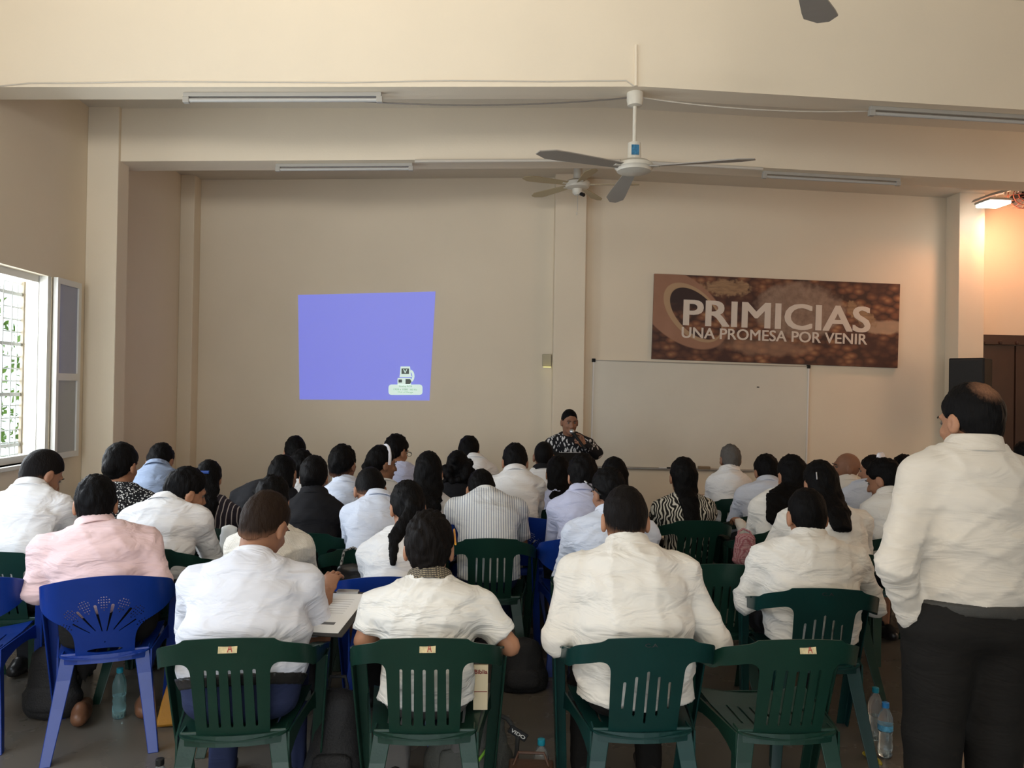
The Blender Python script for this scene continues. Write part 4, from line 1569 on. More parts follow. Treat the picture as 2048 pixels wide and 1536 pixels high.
    if g('belt'):
        v = Vol(spine(0.1) - 0.26 * bulk, spine(0.3) + 0.26 * bulk, 0.010)
        for i in range(2):
            v.econe(pts2[i], pts2[i + 1], rt, (secs[i][1] + ti + 0.006, secs[i][2] * ds + ti + 0.006), (secs[i + 1][1] + ti + 0.006, secs[i + 1][2] * ds + ti + 0.006), 0.03)
        c0 = spine(0) + sp_dir * 0.5 * (wl - 0.028)
        v.cut(c0 + sp_dir * 0.028, sp_dir).cut(c0 - sp_dir * 0.012, -sp_dir)
        V, Q = v.surf()
        to_obj('belt', V, Q, g('belt'), root, org)
    # ---- shoes
    shoem = g('shoe', mat('black_leather', (0.015, 0.014, 0.014), rough=0.35, bump=0.1, bscale=60))
    for sd in 'lr':
        a_ = A[sd]
        v = Vol(a_ - [0.2, 0.2, 0.10], a_ + [0.2, 0.2, 0.08], 0.012)
        b0 = np.array([a_[0], a_[1], 0.045])
        v.cone(b0 - fw * 0.055, b0 + fw * 0.03, 0.036, 0.042, 0.02).cone(b0 + fw * 0.03, b0 + fw * 0.155 - up * 0.008, 0.043, 0.034, 0.02)
        v.cone(b0 - fw * 0.03, b0 - fw * 0.01 + up * 0.035, 0.034, 0.032, 0.02)
        v.cut((0, 0, 0.004), (0, 0, -1))
        V, Q = v.surf()
        to_obj('shoe', V, Q, shoem, root, org)
    return root, dict(S=S, E=E, W=W, R=R, C=C, hp=hp, N=N, org=org, K=K, spine=spine)

# ------------------------------------------------------------------ moulded plastic chairs
def sheet(F, us, vs, mapf, thick):
    """region F<0 over a u,v grid -> curved plate with real holes"""
    nu, nv = F.shape
    vid, V2, faces = {}, [], []

    def corner(i, j):
        k = (i, j)
        if k not in vid:
            vid[k] = len(V2)
            V2.append((us[i], vs[j]))
        return vid[k]

    def edge(a, b):
        k = (a, b) if a < b else (b, a)
        if k not in vid:
            fa, fb = F[a], F[b]
            t = min(0.98, max(0.02, fa / (fa - fb)))
            vid[k] = len(V2)
            V2.append((us[a[0]] + (us[b[0]] - us[a[0]]) * t, vs[a[1]] + (vs[b[1]] - vs[a[1]]) * t))
        return vid[k]
    ins = F < 0
    for i in range(nu - 1):
        for j in range(nv - 1):
            cs = ((i, j), (i + 1, j), (i + 1, j + 1), (i, j + 1))
            s = [bool(ins[c]) for c in cs]
            if not any(s): continue
            poly = []
            for q in range(4):
                a, b = cs[q], cs[(q + 1) % 4]
                if s[q]: poly.append(corner(*a))
                if s[q] != s[(q + 1) % 4]: poly.append(edge(a, b))
            if len(poly) >= 3: faces.append(tuple(poly))
    P = np.array(V2)
    A = mapf(P[:, 0], P[:, 1], 0.0)
    B = mapf(P[:, 0], P[:, 1], thick)
    n = len(P)
    cnt = {}
    for f in faces:
        for q in range(len(f)):
            e = (f[q], f[(q + 1) % len(f)])
            cnt[e] = cnt.get(e, 0) + 1
    allf = list(faces) + [tuple(n + i for i in reversed(f)) for f in faces]
    for (a, b) in cnt:
        if (b, a) not in cnt:
            allf.append((b, a, n + a, n + b))
    me = bpy.data.meshes.new('sheet')
    me.from_pydata([tuple(p) for p in np.concatenate([A, B])], [], allf)
    bm = bmesh.new()
    bm.from_mesh(me)
    bmesh.ops.recalc_face_normals(bm, faces=bm.faces)
    bm.to_mesh(me)
    bm.free()
    me.polygons.foreach_set('use_smooth', np.ones(len(me.polygons), bool))
    me.set_sharp_from_angle(angle=math.radians(50))
    return me


def smax(a, b, k):
    h = np.clip(0.5 - 0.5 * (b - a) / k, 0, 1)
    return b * (1 - h) + a * h + k * h * (1 - h)


def smin_(a, b, k):
    return -smax(-a, -b, k)


def rbox(U, W, cx, cz, hx, hz, r):
    qx, qz = np.abs(U - cx) - hx + r, np.abs(W - cz) - hz + r
    return np.hypot(np.maximum(qx, 0), np.maximum(qz, 0)) + np.minimum(np.maximum(qx, qz), 0) - r


def seg(U, W, a, b, ra, rb):
    ax, az = b[0] - a[0], b[1] - a[1]
    t = np.clip(((U - a[0]) * ax + (W - a[1]) * az) / (ax * ax + az * az), 0, 1)
    return np.hypot(U - a[0] - ax * t, W - a[1] - az * t) - (ra + (rb - ra) * t)


_S = np.linspace(0, 0.70, 281)
_TH = np.radians(np.where(_S < 0.17, 16 * _S / 0.17, 16 + 70 * np.clip((_S - 0.17) / 0.17, 0, 1) ** 1.0))
_DS = _S[1] - _S[0]
_PX = np.concatenate([[0], np.cumsum(np.cos(_TH[:-1]) * _DS)])
_PY = np.concatenate([[0], np.cumsum(np.sin(_TH[:-1]) * _DS)])
ARM0, ARM1 = 0.262, 0.60


def rail_z(s):
    s = np.abs(s)
    return 0.768 - 0.75 * np.minimum(s, 0.30) ** 2 - 0.24 * np.maximum(s - 0.27, 0)


def back_map(u, v, t):
    """u: length along the horseshoe plan curve, v: height, t: outward thickness"""
    s = np.abs(u)
    k = np.clip((v - 0.42) / 0.38, -0.1, 1.1)
    th = np.interp(s, _S, _TH)
    x = np.interp(s, _S, _PX) + t * np.sin(th)
    y = -0.185 - 0.115 * k + np.interp(s, _S, _PY) - t * np.cos(th)
    return np.stack([np.sign(u) * x, y, v + 0.0 * u], -1)


def chair_field(kind, U, W):
    S = np.abs(U)
    hh = np.interp(S, [0, 0.25, 0.36, 0.60], [0.038, 0.038, 0.034, 0.022])
    rail = smax(np.abs(W - rail_z(U)) - hh, S - ARM1, 0.02)
    if kind != 'blue':
        pan = np.maximum(S - (0.124 + 0.012 * (W - 0.42) / 0.38), np.abs(W - 0.60) - 0.185)
        F = smin_(rail, pan, 0.05)
        for i in range(-2, 3):
            if kind == 'graded':
                top = 0.675 - 0.022 * abs(i)
                bot = 0.475 + 0.028 * abs(i)
            else:
                top, bot = 0.685, 0.47
            F = np.maximum(F, -seg(U, W, (i * 0.041, bot), (i * 0.040, top), 0.0042, 0.0055))
        return F
    topl = 0.805 - 0.55 * U * U
    wv = 0.120 + 0.22 / (1 + np.exp(-(W - 0.612) / 0.026))
    F = smax(S - wv, W - topl, 0.05)
    F = smin_(F, rail, 0.03)
    F = smax(F, 0.40 - W, 0.02)
    c = (0.0, 0.505)
    for a, r0, r1 in ((-12, 0.045, 0.17), (12, 0.045, 0.17), (-37, 0.06, 0.175), (37, 0.06, 0.175), (-56, 0.07, 0.15), (56, 0.07, 0.15)):
        s, co = math.sin(math.radians(a)), math.cos(math.radians(a))
        F = np.maximum(F, -seg(U, W, (c[0] + r0 * s, c[1] + r0 * co), (c[0] + r1 * s, c[1] + r1 * co), 0.0020, 0.0068 if abs(a) < 50 else 0.004))
    for a in (0, -25, 25, -47, 47, -66, 66):
        s, co = math.sin(math.radians(a)), math.cos(math.radians(a))
        for i in range(6):
            r = 0.145 + i * 0.0125
            half = [0, 1, 1, 2, 2, 1][i] if abs(a) < 60 else [0, 1, 1, 1, 0, 0][i]
            for j in range(-half, half + 1):
                x = c[0] + r * s + j * 0.0105 * co
                z = c[1] + r * co - j * 0.0105 * s
                F = np.maximum(F, -(np.abs(U - x) + np.abs(W - z) - 0.0042))
    F = np.maximum(F, -(np.hypot(U / 0.072, (W - 0.455) / 0.011) - 1) * 0.011)
    F = np.maximum(F, -(np.hypot(U, W - 0.495) - 0.0035))
    return F


def back_sheet(kind):
    st = 0.0052 if kind != 'blue' else 0.003
    us = np.linspace(-ARM0, ARM0, int(2 * ARM0 / st) + 1)
    vs = np.arange(0.39, 0.83, st)
    U, W = np.meshgrid(us, vs, indexing='ij')
    return sheet(chair_field(kind, U, W), us, vs, back_map, 0.0065)


def arm_sheet(kind, sg):
    us = np.linspace(ARM0, 0.62, 40) * sg
    if sg < 0: us = us[::-1]
    vs = np.arange(0.55, 0.83, 0.008)
    U, W = np.meshgrid(us, vs, indexing='ij')
    return sheet(chair_field(kind, U, W), us, vs, back_map, 0.0065)


def seat_sheet():
    st = 0.01
    us = np.arange(-0.24, 0.2401, st)
    vs = np.arange(-0.24, 0.2601, st)
    U, W = np.meshgrid(us, vs, indexing='ij')
    hw = 0.185 + 0.045 * (W + 0.2) / 0.43
    F = smax(np.abs(U) - hw, np.abs(W - 0.01) - 0.22, 0.05)
    for i in range(-3, 4):
        F = np.maximum(F, -seg(U, W, (i * 0.045, -0.10), (i * 0.048, 0.06), 0.0055, 0.0055))

    def mp(u, v, t):
        z = 0.432 + 0.02 * np.clip((v - 0.05) / 0.2, 0, 1) - 0.045 * np.clip((v - 0.17) / 0.08, 0, 1) ** 2 - 0.012 * np.exp(-(u / 0.12) ** 2) + 0.012 * np.abs(u / 0.2) ** 3
        return np.stack([u, v, z - t], -1)
    return sheet(F, us, vs, mp, 0.007)


def lprofile(p, w, d, t, sx, sy):
    """L section ring at p opening inward: sx, sy = directions of the outer faces"""
    x, y, z = p
    return [(x, y, z), (x - sx * w, y, z), (x - sx * w, y - sy * t, z), (x - sx * t, y - sy * t, z), (x - sx * t, y - sy * d, z), (x, y - sy * d, z)]


CH_DIM = {}


def make_chair(kind, m):
    r = empty('plastic_chair')
    bk = obj('backrest', back_sheet(kind), m, r)
    obj('seat', seat_sheet(), m, r)
    zt = 0.715 if kind != 'blue' else 0.695
    for s in (-1, 1):
        # rear leg: broad outward-splayed channel
        rings = []
        for t in np.linspace(0, 1, 5):
            z = 0.445 * (1 - t)
            w = 0.066 - 0.022 * t
            rings.append(lprofile((s * (0.180 + 0.055 * t), -0.180 - 0.12 * t ** 1.3, z), w, w * 0.9, 0.008, s, -1))
        MB().loft(rings).build('leg', m, r, bevel=0.003)
        # front leg: rises to carry the armrest
        rings = []
        for t in np.linspace(0, 1, 6):
            z = 0.628 * (1 - t)
            w = 0.085 - 0.040 * t
            rings.append(lprofile((s * (0.302 - 0.040 * t), 0.120 + 0.115 * t, z), 0.052 - 0.006 * t, w, 0.008, s, 1))
        MB().loft(rings).build('leg', m, r, bevel=0.003)
        # armrest: the top rail turned forward and down, with a flat lip along its upper edge
        am = obj('armrest', arm_sheet(kind, s), m, r)
        rings = []
        for q in np.linspace(0.39, 0.60, 8):
            w = 0.050 * min(1.0, (q - 0.37) / 0.07) * (1.0 if q < 0.57 else 0.8)
            z = float(rail_z(q)) + float(np.interp(q, [0.25, 0.36, 0.60], [0.038, 0.034, 0.022]))
            o_ = back_map(np.array([q * s]), np.array([z]), 0.012)[0]
            i_ = back_map(np.array([q * s]), np.array([z]), -w)[0]
            rings.append([tuple(o_ + [0, 0, -0.001]), tuple(o_ + [0, 0, -0.009]), tuple(i_ + [0, 0, -0.008]), tuple(i_ + [0, 0, -0.001])])
        MB().loft(rings).build('arm_lip', m, am, bevel=0.002)
        # side apron joining the legs under the seat edge
        rings = []
        for t in np.linspace(0, 1, 7):
            y = -0.19 + 0.40 * t
            x = 0.186 + 0.062 * t
            dz = 0.045 + 0.055 * abs(2 * t - 1) ** 2.5
            z1 = 0.437 + 0.012 * t
            rings.append([(s * x, y, z1), (s * (x + 0.007), y, z1), (s * (x + 0.007), y, z1 - dz), (s * x, y, z1 - dz)])
        MB().loft(rings).build('side_apron', m, r)
    MB().loft([[(x, -0.200 + 0.9 * x * x, 0.437), (x, -0.208 + 0.9 * x * x, 0.437), (x, -0.212 + 0.9 * x * x, 0.40), (x, -0.204 + 0.9 * x * x, 0.40)] for x in np.linspace(-0.165, 0.165, 7)]).build('rear_apron', m, r)
    MB().loft([[(x, 0.232 - 0.3 * x * x, 0.425), (x, 0.225 - 0.3 * x * x, 0.425), (x, 0.225 - 0.3 * x * x, 0.385), (x, 0.232 - 0.3 * x * x, 0.385)] for x in np.linspace(-0.22, 0.22, 5)]).build('front_apron', m, r)
    return r


GREEN = mat('green_moulded_plastic', (0.007, 0.034, 0.023), rough=0.36, bump=0.04, bscale=90, vary=0.12, vscale=6)
GREEN2 = mat('deep_green_moulded_plastic', (0.005, 0.036, 0.033), rough=0.34, bump=0.04, bscale=90, vary=0.10, vscale=6)
BLUE = mat('blue_moulded_plastic', (0.006, 0.032, 0.22), rough=0.30, bump=0.03, bscale=90, vary=0.08, vscale=6)
PROTO = {'green': make_chair('even', GREEN), 'graded': make_chair('graded', GREEN2), 'blue': make_chair('blue', BLUE)}
USED = set()


def chair(kind, x, y, rz, label):
    if kind not in USED:
        o = PROTO[kind]
        USED.add(kind)
    else:
        o = copy_tree(PROTO[kind])
        for ch in list(o.children):
            if ch.name.split('.')[0] in ('name_sticker', 'painted_initials'):
                for g_ in list(ch.children): bpy.data.objects.remove(g_)
                bpy.data.objects.remove(ch)
    o.location = (x, y, 0)
    o.rotation_euler = (0, 0, rz)
    tag(o, label, 'chair', 'plastic chairs in rows')
    return o


TAPE = mat('worn_masking_tape', (0.55, 0.46, 0.26), rough=0.8, bump=0.1, vary=0.25, vscale=60)
REDINK = mat('red_marker_ink', (0.35, 0.02, 0.02), rough=0.6)
DKINK = mat('black_marker_ink', (0.004, 0.005, 0.005), rough=0.5)


def sticker(ch, txt, ux, w, hgt, z=0.775, plate=True, ink=REDINK):
    """small label on the outside of the top rail"""
    P = back_map(np.array([float(ux)]), np.array([z]), 0.0065)[0]
    s = empty('tmp_anchor')
    bpy.data.objects.remove(s)
    m0 = MB().box((0, 0, 0), (w, 0.0012, hgt))
    name = 'name_sticker' if plate else 'painted_initials'
    if plate:
        o = m0.build(name, TAPE, ch)
        fit_text(txt, -w * 0.02, w * 0.26, 0.0, o, ink, 'letter', height=hgt * 0.85, bold=0.0, depth=0.0006, y=-0.0012)
    else:
        o = fit_text(txt, -w / 2, w / 2, 0.0, ch, ink, name, height=hgt, bold=-0.01, depth=0.0006, y=-0.001)
    o.location = (P[0], P[1] - 0.002, P[2])
    o.rotation_euler = (-math.atan2(0.115, 0.38), 0, 0)
    return o

# ------------------------------------------------------------------ people
W1 = fabric('white_cotton', (0.78, 0.77, 0.76))
W1B = fabric('cool_white_jersey', (0.72, 0.735, 0.80), seam=False)
CR = fabric('cream_cotton', (0.60, 0.55, 0.475), bump=0.22)
W2 = fabric('ivory_cotton', (0.76, 0.73, 0.67))
W3 = fabric('white_linen', (0.80, 0.78, 0.73), bump=0.5)
LB = fabric('pale_blue_cotton', (0.62, 0.67, 0.78))
LV = fabric('lavender_cotton', (0.50, 0.52, 0.68))
SB = fabric('slate_blue_cotton', (0.24, 0.30, 0.42))
PK = fabric('pink_cotton', (0.78, 0.56, 0.55))
ST = fabric('striped_cotton', (0.74, 0.74, 0.72), 'stripes', (0.30, 0.33, 0.38))
DT = fabric('dotted_black_cloth', (0.012, 0.012, 0.014), 'dots', (0.62, 0.62, 0.60), seam=False)
ZB = fabric('swirl_print_cloth', (0.016, 0.014, 0.012), 'zebra', (0.58, 0.54, 0.45), seam=False)
LF = fabric('leaf_print_cloth', (0.012, 0.012, 0.014), 'leaf', (0.55, 0.54, 0.53), seam=False)
TS = fabric('dark_striped_cloth', (0.025, 0.020, 0.028), 'thin', (0.42, 0.38, 0.36), seam=False)
BK = fabric('black_cloth', (0.010, 0.010, 0.012), seam=False)
LC = fabric('ivory_lace', (0.74, 0.70, 0.62), 'weave', (0.58, 0.54, 0.46), seam=False)
WV = fabric('woven_collar_band', (0.05, 0.045, 0.04), 'weave', (0.42, 0.35, 0.24), seam=False, bump=0.05)
NV = fabric('navy_cloth', (0.022, 0.030, 0.075), seam=False)
DK = fabric('charcoal_cloth', (0.020, 0.020, 0.022), seam=False)
GY = fabric('grey_cloth', (0.13, 0.125, 0.12), seam=False)
BR = fabric('brown_black_cloth', (0.009, 0.008, 0.007), seam=False)
BELT = mat('dark_belt_leather', (0.018, 0.017, 0.017), rough=0.35, bump=0.08)
GBELT = mat('grey_canvas_belt', (0.04, 0.038, 0.033), rough=0.7, bump=0.2, bscale=200)


def seated(label, head, neck, sh, row, shirt, trousers=DK, ckind='green', clabel=None, hz=0.53, **kw):
    """head=(px,py,width px), neck=(px,py) collar base, sh=(x0,x1) outer sleeve px, row = chair centre depth"""
    rz = kw.pop('rz', 0.0)
    face = math.radians(rz)
    hw = None
    P = dict(kw)
    ds = kw.get('depth', 1.0)
    hipy = row - 0.055 + 0.02 * (ds - 1) * 5
    lean = math.radians(kw.get('lean', 8 + 0.5 * kw.get('pitch', 10)))
    a = 0.05
    for _ in range(14):
        N = at(neck[0], neck[1], hipy + a)
        dz = N[2] - hz
        L = float(np.clip(dz / math.cos(lean), 0.38, 0.58))
        a = 0.5 * a + 0.5 * (math.sqrt(L * L - dz * dz) if dz < L else 0.02)
    N = at(neck[0], neck[1], hipy + a)
    Hx = at((sh[0] + sh[1]) / 2, 1100, hipy)[0] * 0.6 + N[0] * 0.4
    if 'hipx' in kw: Hx = at(kw['hipx'], 1100, hipy)[0]
    H = np.array([Hx, hipy, hz])
    d = N[1]
    hw = (sh[1] - sh[0]) / 2 * d / FPX
    sw = kw.get('swm', 1.0) * float(np.clip(0.62 * hw + 0.02, 0.145, 0.225))
    hs = float(np.clip(head[2] * d / FPX / 0.168, 0.90, 1.12))
    pitch = kw.get('pitch', 10)
    C = at(head[0], head[1], N[1] + kw.get('hf', 0.035 + 0.085 * math.sin(math.radians(min(pitch, 70)))))
    # keep the head within reach of the neck
    v = C - N
    ln = np.linalg.norm(v)
    if ln > 0.20: C = N + v * (0.20 / ln)
    if ln < 0.11: C = N + v * (0.11 / ln)
    far = d > 4.4
    P.update(label=label, H=H, N=N, C=C, hs=hs, hw=hw, sw=sw, face=face, shirt=shirt, trousers=trousers,
             group='seated people', bulk=kw.get('bulk', float(np.clip(sw / 0.185, 0.9, 1.25))),
             res=0.013 if d < 3.4 else (0.016 if d < 4.6 else 0.02), hres=0.0075 if d < 3.4 else (0.009 if d < 4.6 else 0.011),
             bres=0.017 if d < 3.4 else 0.024)
    if row > 4.0:
        P.setdefault('thigh', 0.36)
        P.setdefault('ank', 0.27)
    r, info = build_person(P)
    if ckind:
        fw = np.array([-math.sin(face), math.cos(face)])
        cx, cy = H[0] + fw[0] * (row - hipy), hipy + fw[1] * (row - hipy)
        chobj = chair(ckind, cx, cy, face, clabel or 'green plastic chair')
        info['chair'] = chobj
    return r, info


SEED = iter(range(1, 400))
PEOPLE = {}


def add(key, label, head, neck, sh, row, shirt, trousers=DK, ckind='green', clabel=None, **kw):
    kw.setdefault('seed', next(SEED))
    PEOPLE[key] = seated(label, head, neck, sh, row, shirt, trousers, ckind, clabel, **kw)


# nearest row
p_w = at(655, 1182, 3.30)
add('polo', 'broad man in a white polo shirt and navy trousers, writing on a clipboard', (530, 1052, 112), (505, 1118), (352, 664), 2.95, W1B, NV, 'green',
    'green plastic chair under the man in the white polo shirt', hair='buzz', hcol='brown', hth=0.007, hrough=0.0018, fade=0.015, yaw=24, pitch=30, roll=4, sleeve='short', collar='band', tuck=0.02, belt=BELT, rz=5, hipx=490,
    belly=1.22, depth=1.15, bulk=1.22, wr=0.0022, skin='mid', torso=0.52, eyes=True, Wr=p_w, swm=1.0, neck_r=0.06, loose=0.010)
add('weave', 'man in a short-sleeved white shirt with a dark woven collar band', (858, 1098, 98), (860, 1163), (700, 1018), 2.95, W3, GY, 'green',
    'green plastic chair under the man with the woven collar band', hair='short', hth=0.014, hrough=0.005, fade=-0.02, hcol='dark', pitch=16, sleeve='short', collar='shirt', collar_mat=WV, tuck=-0.05, skin='tan', torso=0.50, wr=0.004, eyes=True, bulk=0.98, El=at(728, 1282, 2.95), Er=at(1020, 1292, 2.95))
add('broad', 'large man in a long-sleeved white shirt on the nearest initialled green chair', (1250, 1042, 108), (1255, 1093), (1086, 1462), 2.95, W2, BR, 'graded',
    'deep green plastic chair with dark initials under the large man', hair='buzz', hcol='dark', hth=0.008, hrough=0.0018, fade=0.02, pitch=18, yaw=4, tuck=-0.05, belly=1.15, depth=1.15, skin='tan', bulk=1.2, wr=0.0045, torso=0.53, eyes=True, El=at(1114, 1280, 2.98), Er=at(1434, 1290, 2.98))

# second row
add('pink', 'man in a pink long-sleeved shirt on a blue shell-back chair', (192, 1010, 76), (190, 1052), (50, 334), 3.78, PK, BR, 'blue',
    'blue plastic chair with shell cut-outs under the man in pink', hair='short', hcol='black', hth=0.012, hrough=0.0035, pitch=12, tuck=0.06, skin='tan', shoe=mat('brown_leather', (0.16, 0.07, 0.035), rough=0.4, bump=0.1), ank=0.20, rz=18, hipx=222, El=at(74, 1182, 3.72), Er=at(318, 1165, 3.80))
add('right2', 'heavy man in a tight white long-sleeved shirt behind the empty chair', (1613, 1034, 84), (1618, 1078), (1467, 1768), 3.62, W2, DK, 'graded',
    'deep green plastic chair with initials under the heavy man', hair='buzz', hcol='black', hth=0.008, hrough=0.0018, fade=0.0, pitch=12, yaw=-3, tuck=-0.05, belly=1.15, depth=1.1, skin='tan', bulk=1.15, wr=0.005, rz=-8, hipx=1622, El=at(1492, 1200, 3.72), Er=at(1746, 1210, 3.72))
add('pony', 'woman with a black ponytail in a white blouse on a blue chair', (815, 1016, 70), (795, 1072), (716, 862), 3.80, W1, DK, 'blue',
    'blue plastic chair under the woman with the ponytail', hair='pony', hlen=0.25, pitch=24, yaw=-18, female=True, sleeve='long', collar='band', skin='tan', tuck=-0.03, wr=0.003)
add('lace', 'woman in an ivory lace blouse in front of the man in the polo', (545, 1003, 64), (540, 1055), (446, 632), 3.80, LC, DK, 'green',
    'green plastic chair under the woman in the lace blouse', hair='short', hth=0.016, pitch=20, female=True, sleeve='half', collar='scoop', skin='tan', tuck=-0.03)

# third row
add('left', 'man in a white shirt bowing towards the window side of the rows', (84, 950, 68), (62, 978), (-30, 146), 4.30, W1, DK, 'green',
    'green plastic chair by the window wall under the bowing man', hair='buzz', hth=0.009, hcol='dark', hrough=0.001, fade=0.01, yaw=32, pitch=32, collar='shirt', tuck=0.05, skin='mid', eyes=True)
add('profile', 'man in a white shirt looking sideways, face in profile', (372, 984, 74), (333, 1003), (226, 424), 4.40, W1, DK, 'green',
    'green plastic chair under the man seen in profile', hair='short', hth=0.010, hcol='black', hrough=0.0035, fade=-0.01, yaw=48, pitch=18, roll=8, collar='shirt', tuck=0.05, skin='tan', eyes=True)
add('bowblue', 'man bowing low in a pale bluish-white shirt before the ponytail woman', (740, 982, 70), (760, 1000), (655, 818), 4.42, LB, DK, 'green',
    'green plastic chair under the low-bowing man in pale blue', hair='buzz', hth=0.008, hcol='black', hrough=0.001, fade=0.01, yaw=-12, pitch=42, collar='shirt', tuck=0.05, skin='mid')
add('pen', 'man in a pale blue shirt with a pen behind his ear', (1216, 985, 66), (1222, 1030), (1108, 1330), 4.05, LB, NV, 'green',
    'green plastic chair under the man with the pen behind his ear', hair='short', hth=0.010, hcol='black', yaw=-25, pitch=16, collar='shirt', tuck=0.05, skin='mid', eyes=True)
add('wide', 'broad woman in a plain white top with long hair and a silver clip', (1640, 970, 66), (1650, 1010), (1510, 1756), 4.35, W2, DK, 'green',
    'green plastic chair under the broad woman with the hair clip', hair='long', hlen=0.22, hwid=1.0, pitch=22, female=True, collar='scoop', tuck=-0.03, belly=1.25, bulk=1.2, depth=1.15, skin='tan')

# fourth row
add('striped', 'man hunched over in a striped short-sleeved shirt', (962, 982, 60), (972, 990), (890, 1078), 4.72, ST, NV, 'green',
    'green plastic chair under the man in the striped shirt', hair='short', hth=0.010, pitch=58, sleeve='short', collar='band', tuck=-0.03, hunch=0.09, bulk=1.1, depth=1.1, skin='tan', wr=0.003)
add('blue29', 'man with spiky hair in a lavender-white shirt', (1165, 956, 58), (1165, 985), (1085, 1232), 4.75, LV, DK, 'blue',
    'blue plastic chair under the spiky-haired man in lavender', hair='short', hth=0.018, hrough=0.005, pitch=18, collar='shirt', tuck=0.05, skin='mid')
add('dots', 'woman in a black top with white dots, hair pinned up', (243, 932, 58), (243, 972), (150, 304), 4.90, DT, DK, 'green',
    'green plastic chair under the woman in the dotted top', hair='bun', hth=0.014, bunpos=(0, -0.10, -0.02), pitch=10, yaw=12, female=True, collar=None, tuck=-0.03, skin='tan', sleeve='long')
add('clip', 'woman with long black hair, a blue hair clip and dark striped blouse', (418, 958, 48), (420, 998), (388, 462), 5.0, TS, DK, 'green',
    'green plastic chair under the woman with the blue hair clip', hair='wavy', hlen=0.60, hwid=1.15, pitch=14, yaw=0, female=True, collar=None, tuck=-0.03, skin='tan', bulk=0.9)
add('blazer', 'woman in a black blazer with gathered hair', (628, 955, 54), (628, 990), (560, 684), 4.85, BK, DK, 'green',
    'green plastic chair under the woman in the black blazer', hair='bun', hth=0.016, bunpos=(0, -0.10, 0.0), pitch=10, female=True, collar='shirt', tuck=-0.03, skin='tan', shirt_name='blazer')
add('tee', 'woman with loose hair in a plain white T-shirt', (857, 946, 58), (857, 990), (808, 924), 5.2, W1, DK, 'blue',
    'blue plastic chair under the woman in the white T-shirt', hair='wavy', hlen=0.20, hwid=1.15, pitch=8, female=True, sleeve='half', collar='scoop', tuck=-0.03, skin='tan')
add('left40', 'man in a white shirt turning towards the middle, beside the standing man', (1768, 960, 62), (1780, 992), (1712, 1822), 4.90, W2, DK, 'green',
    'green plastic chair under the man beside the standing man', hair='short', hth=0.012, yaw=-38, pitch=22, collar='shirt', tuck=0.05, skin='mid', eyes=True)

# fifth row
add('lean', 'woman in a black top leaning over, long hair covering her face', (568, 950, 52), (530, 968), (455, 602), 5.6, BK, DK, 'green',
    'green plastic chair under the leaning woman in black', hair='long', hlen=0.15, hwid=1.1, pitch=20, roll=-10, yaw=15, female=True, collar=None, tuck=-0.03, skin='tan', hoff=(0.06, 0, 0))
add('slate', 'man bowing low in a slate-blue shirt near the window wall', (320, 925, 54), (315, 936), (258, 368), 5.65, SB, DK, 'green',
    'green plastic chair under the man in slate blue', hair='short', hth=0.010, pitch=45, collar='shirt', tuck=0.05, skin='mid')
add('undercut', 'man with cropped sides in a pale blue-white shirt, sitting upright', (686, 930, 58), (690, 966), (642, 730), 5.55, LB, DK, 'green',
    'green plastic chair under the upright man with cropped sides', hair='short', hth=0.014, fade=0.02, yaw=16, pitch=4, collar='shirt', tuck=0.05, skin='brown')
add('swirl', 'woman with long straight black hair in a swirl-print blouse', (1366, 955, 56), (1366, 990), (1308, 1454), 5.38, ZB, DK, 'green',
    'dark green plastic chair under the woman in the swirl-print blouse', hair='long', hlen=0.52, hwid=0.85, pitch=4, female=True, collar=None, tuck=-0.03, skin='tan', sleeve='long')
add('soft', 'man in a pale blue shirt with head bowed beside the long-haired woman', (1533, 946, 52), (1535, 968), (1440, 1588), 5.75, LB, DK, 'green',
    'green plastic chair under the bowed man in soft pale blue', hair='short', hth=0.012, pitch=30, collar='shirt', tuck=0.05, skin='mid')
add('waves', 'woman with wavy black hair and a topknot in an ivory blouse', (1583, 952, 56), (1560, 985), (1476, 1604), 5.05, W2, DK, 'green',
    'dark green plastic chair under the woman with the topknot', hair='wavy', hlen=0.38, hwid=1.2, pitch=16, yaw=-8, female=True, collar=None, tuck=-0.03, skin='tan', hoff=(-0.10, 0, 0))
add('white26', 'man in a crisp white shirt bowing in front of the striped shirt', (1030, 928, 52), (1030, 946), (972, 1102), 5.45, W1, DK, 'blue',
    'blue plastic chair under the bowing man in crisp white', hair='short', hth=0.011, fade=0.0, pitch=32, collar='shirt', tuck=0.05, skin='mid')
add('fall28', 'woman with loose black hair in a lavender blouse below the lectern', (1116, 948, 48), (1118, 984), (1080, 1180), 5.92, LV, DK, 'green',
    'green plastic chair under the loose-haired woman in lavender', hair='wavy', hlen=0.25, hwid=1.0, pitch=8, female=True, collar=None, tuck=-0.03, skin='tan')
add('sleek', 'woman with sleek black bobbed hair beside the lectern', (1228, 955, 54), (1228, 992), (1180, 1282), 5.42, LB, DK, 'green',
    'green plastic chair under the woman with the sleek bob', hair='long', hlen=0.08, hwid=1.0, pitch=8, female=True, collar=None, tuck=-0.03, skin='tan')
add('band', 'woman with a white headband and curly ponytail, turned sideways', (764, 928, 48), (768, 966), (726, 806), 5.98, W1, DK, 'green',
    'green plastic chair under the woman with the white headband', hair='pony', hlen=0.15, yaw=58, pitch=6, female=True, collar='scoop', sleeve='half', tuck=-0.03, skin='mid', eyes=True)

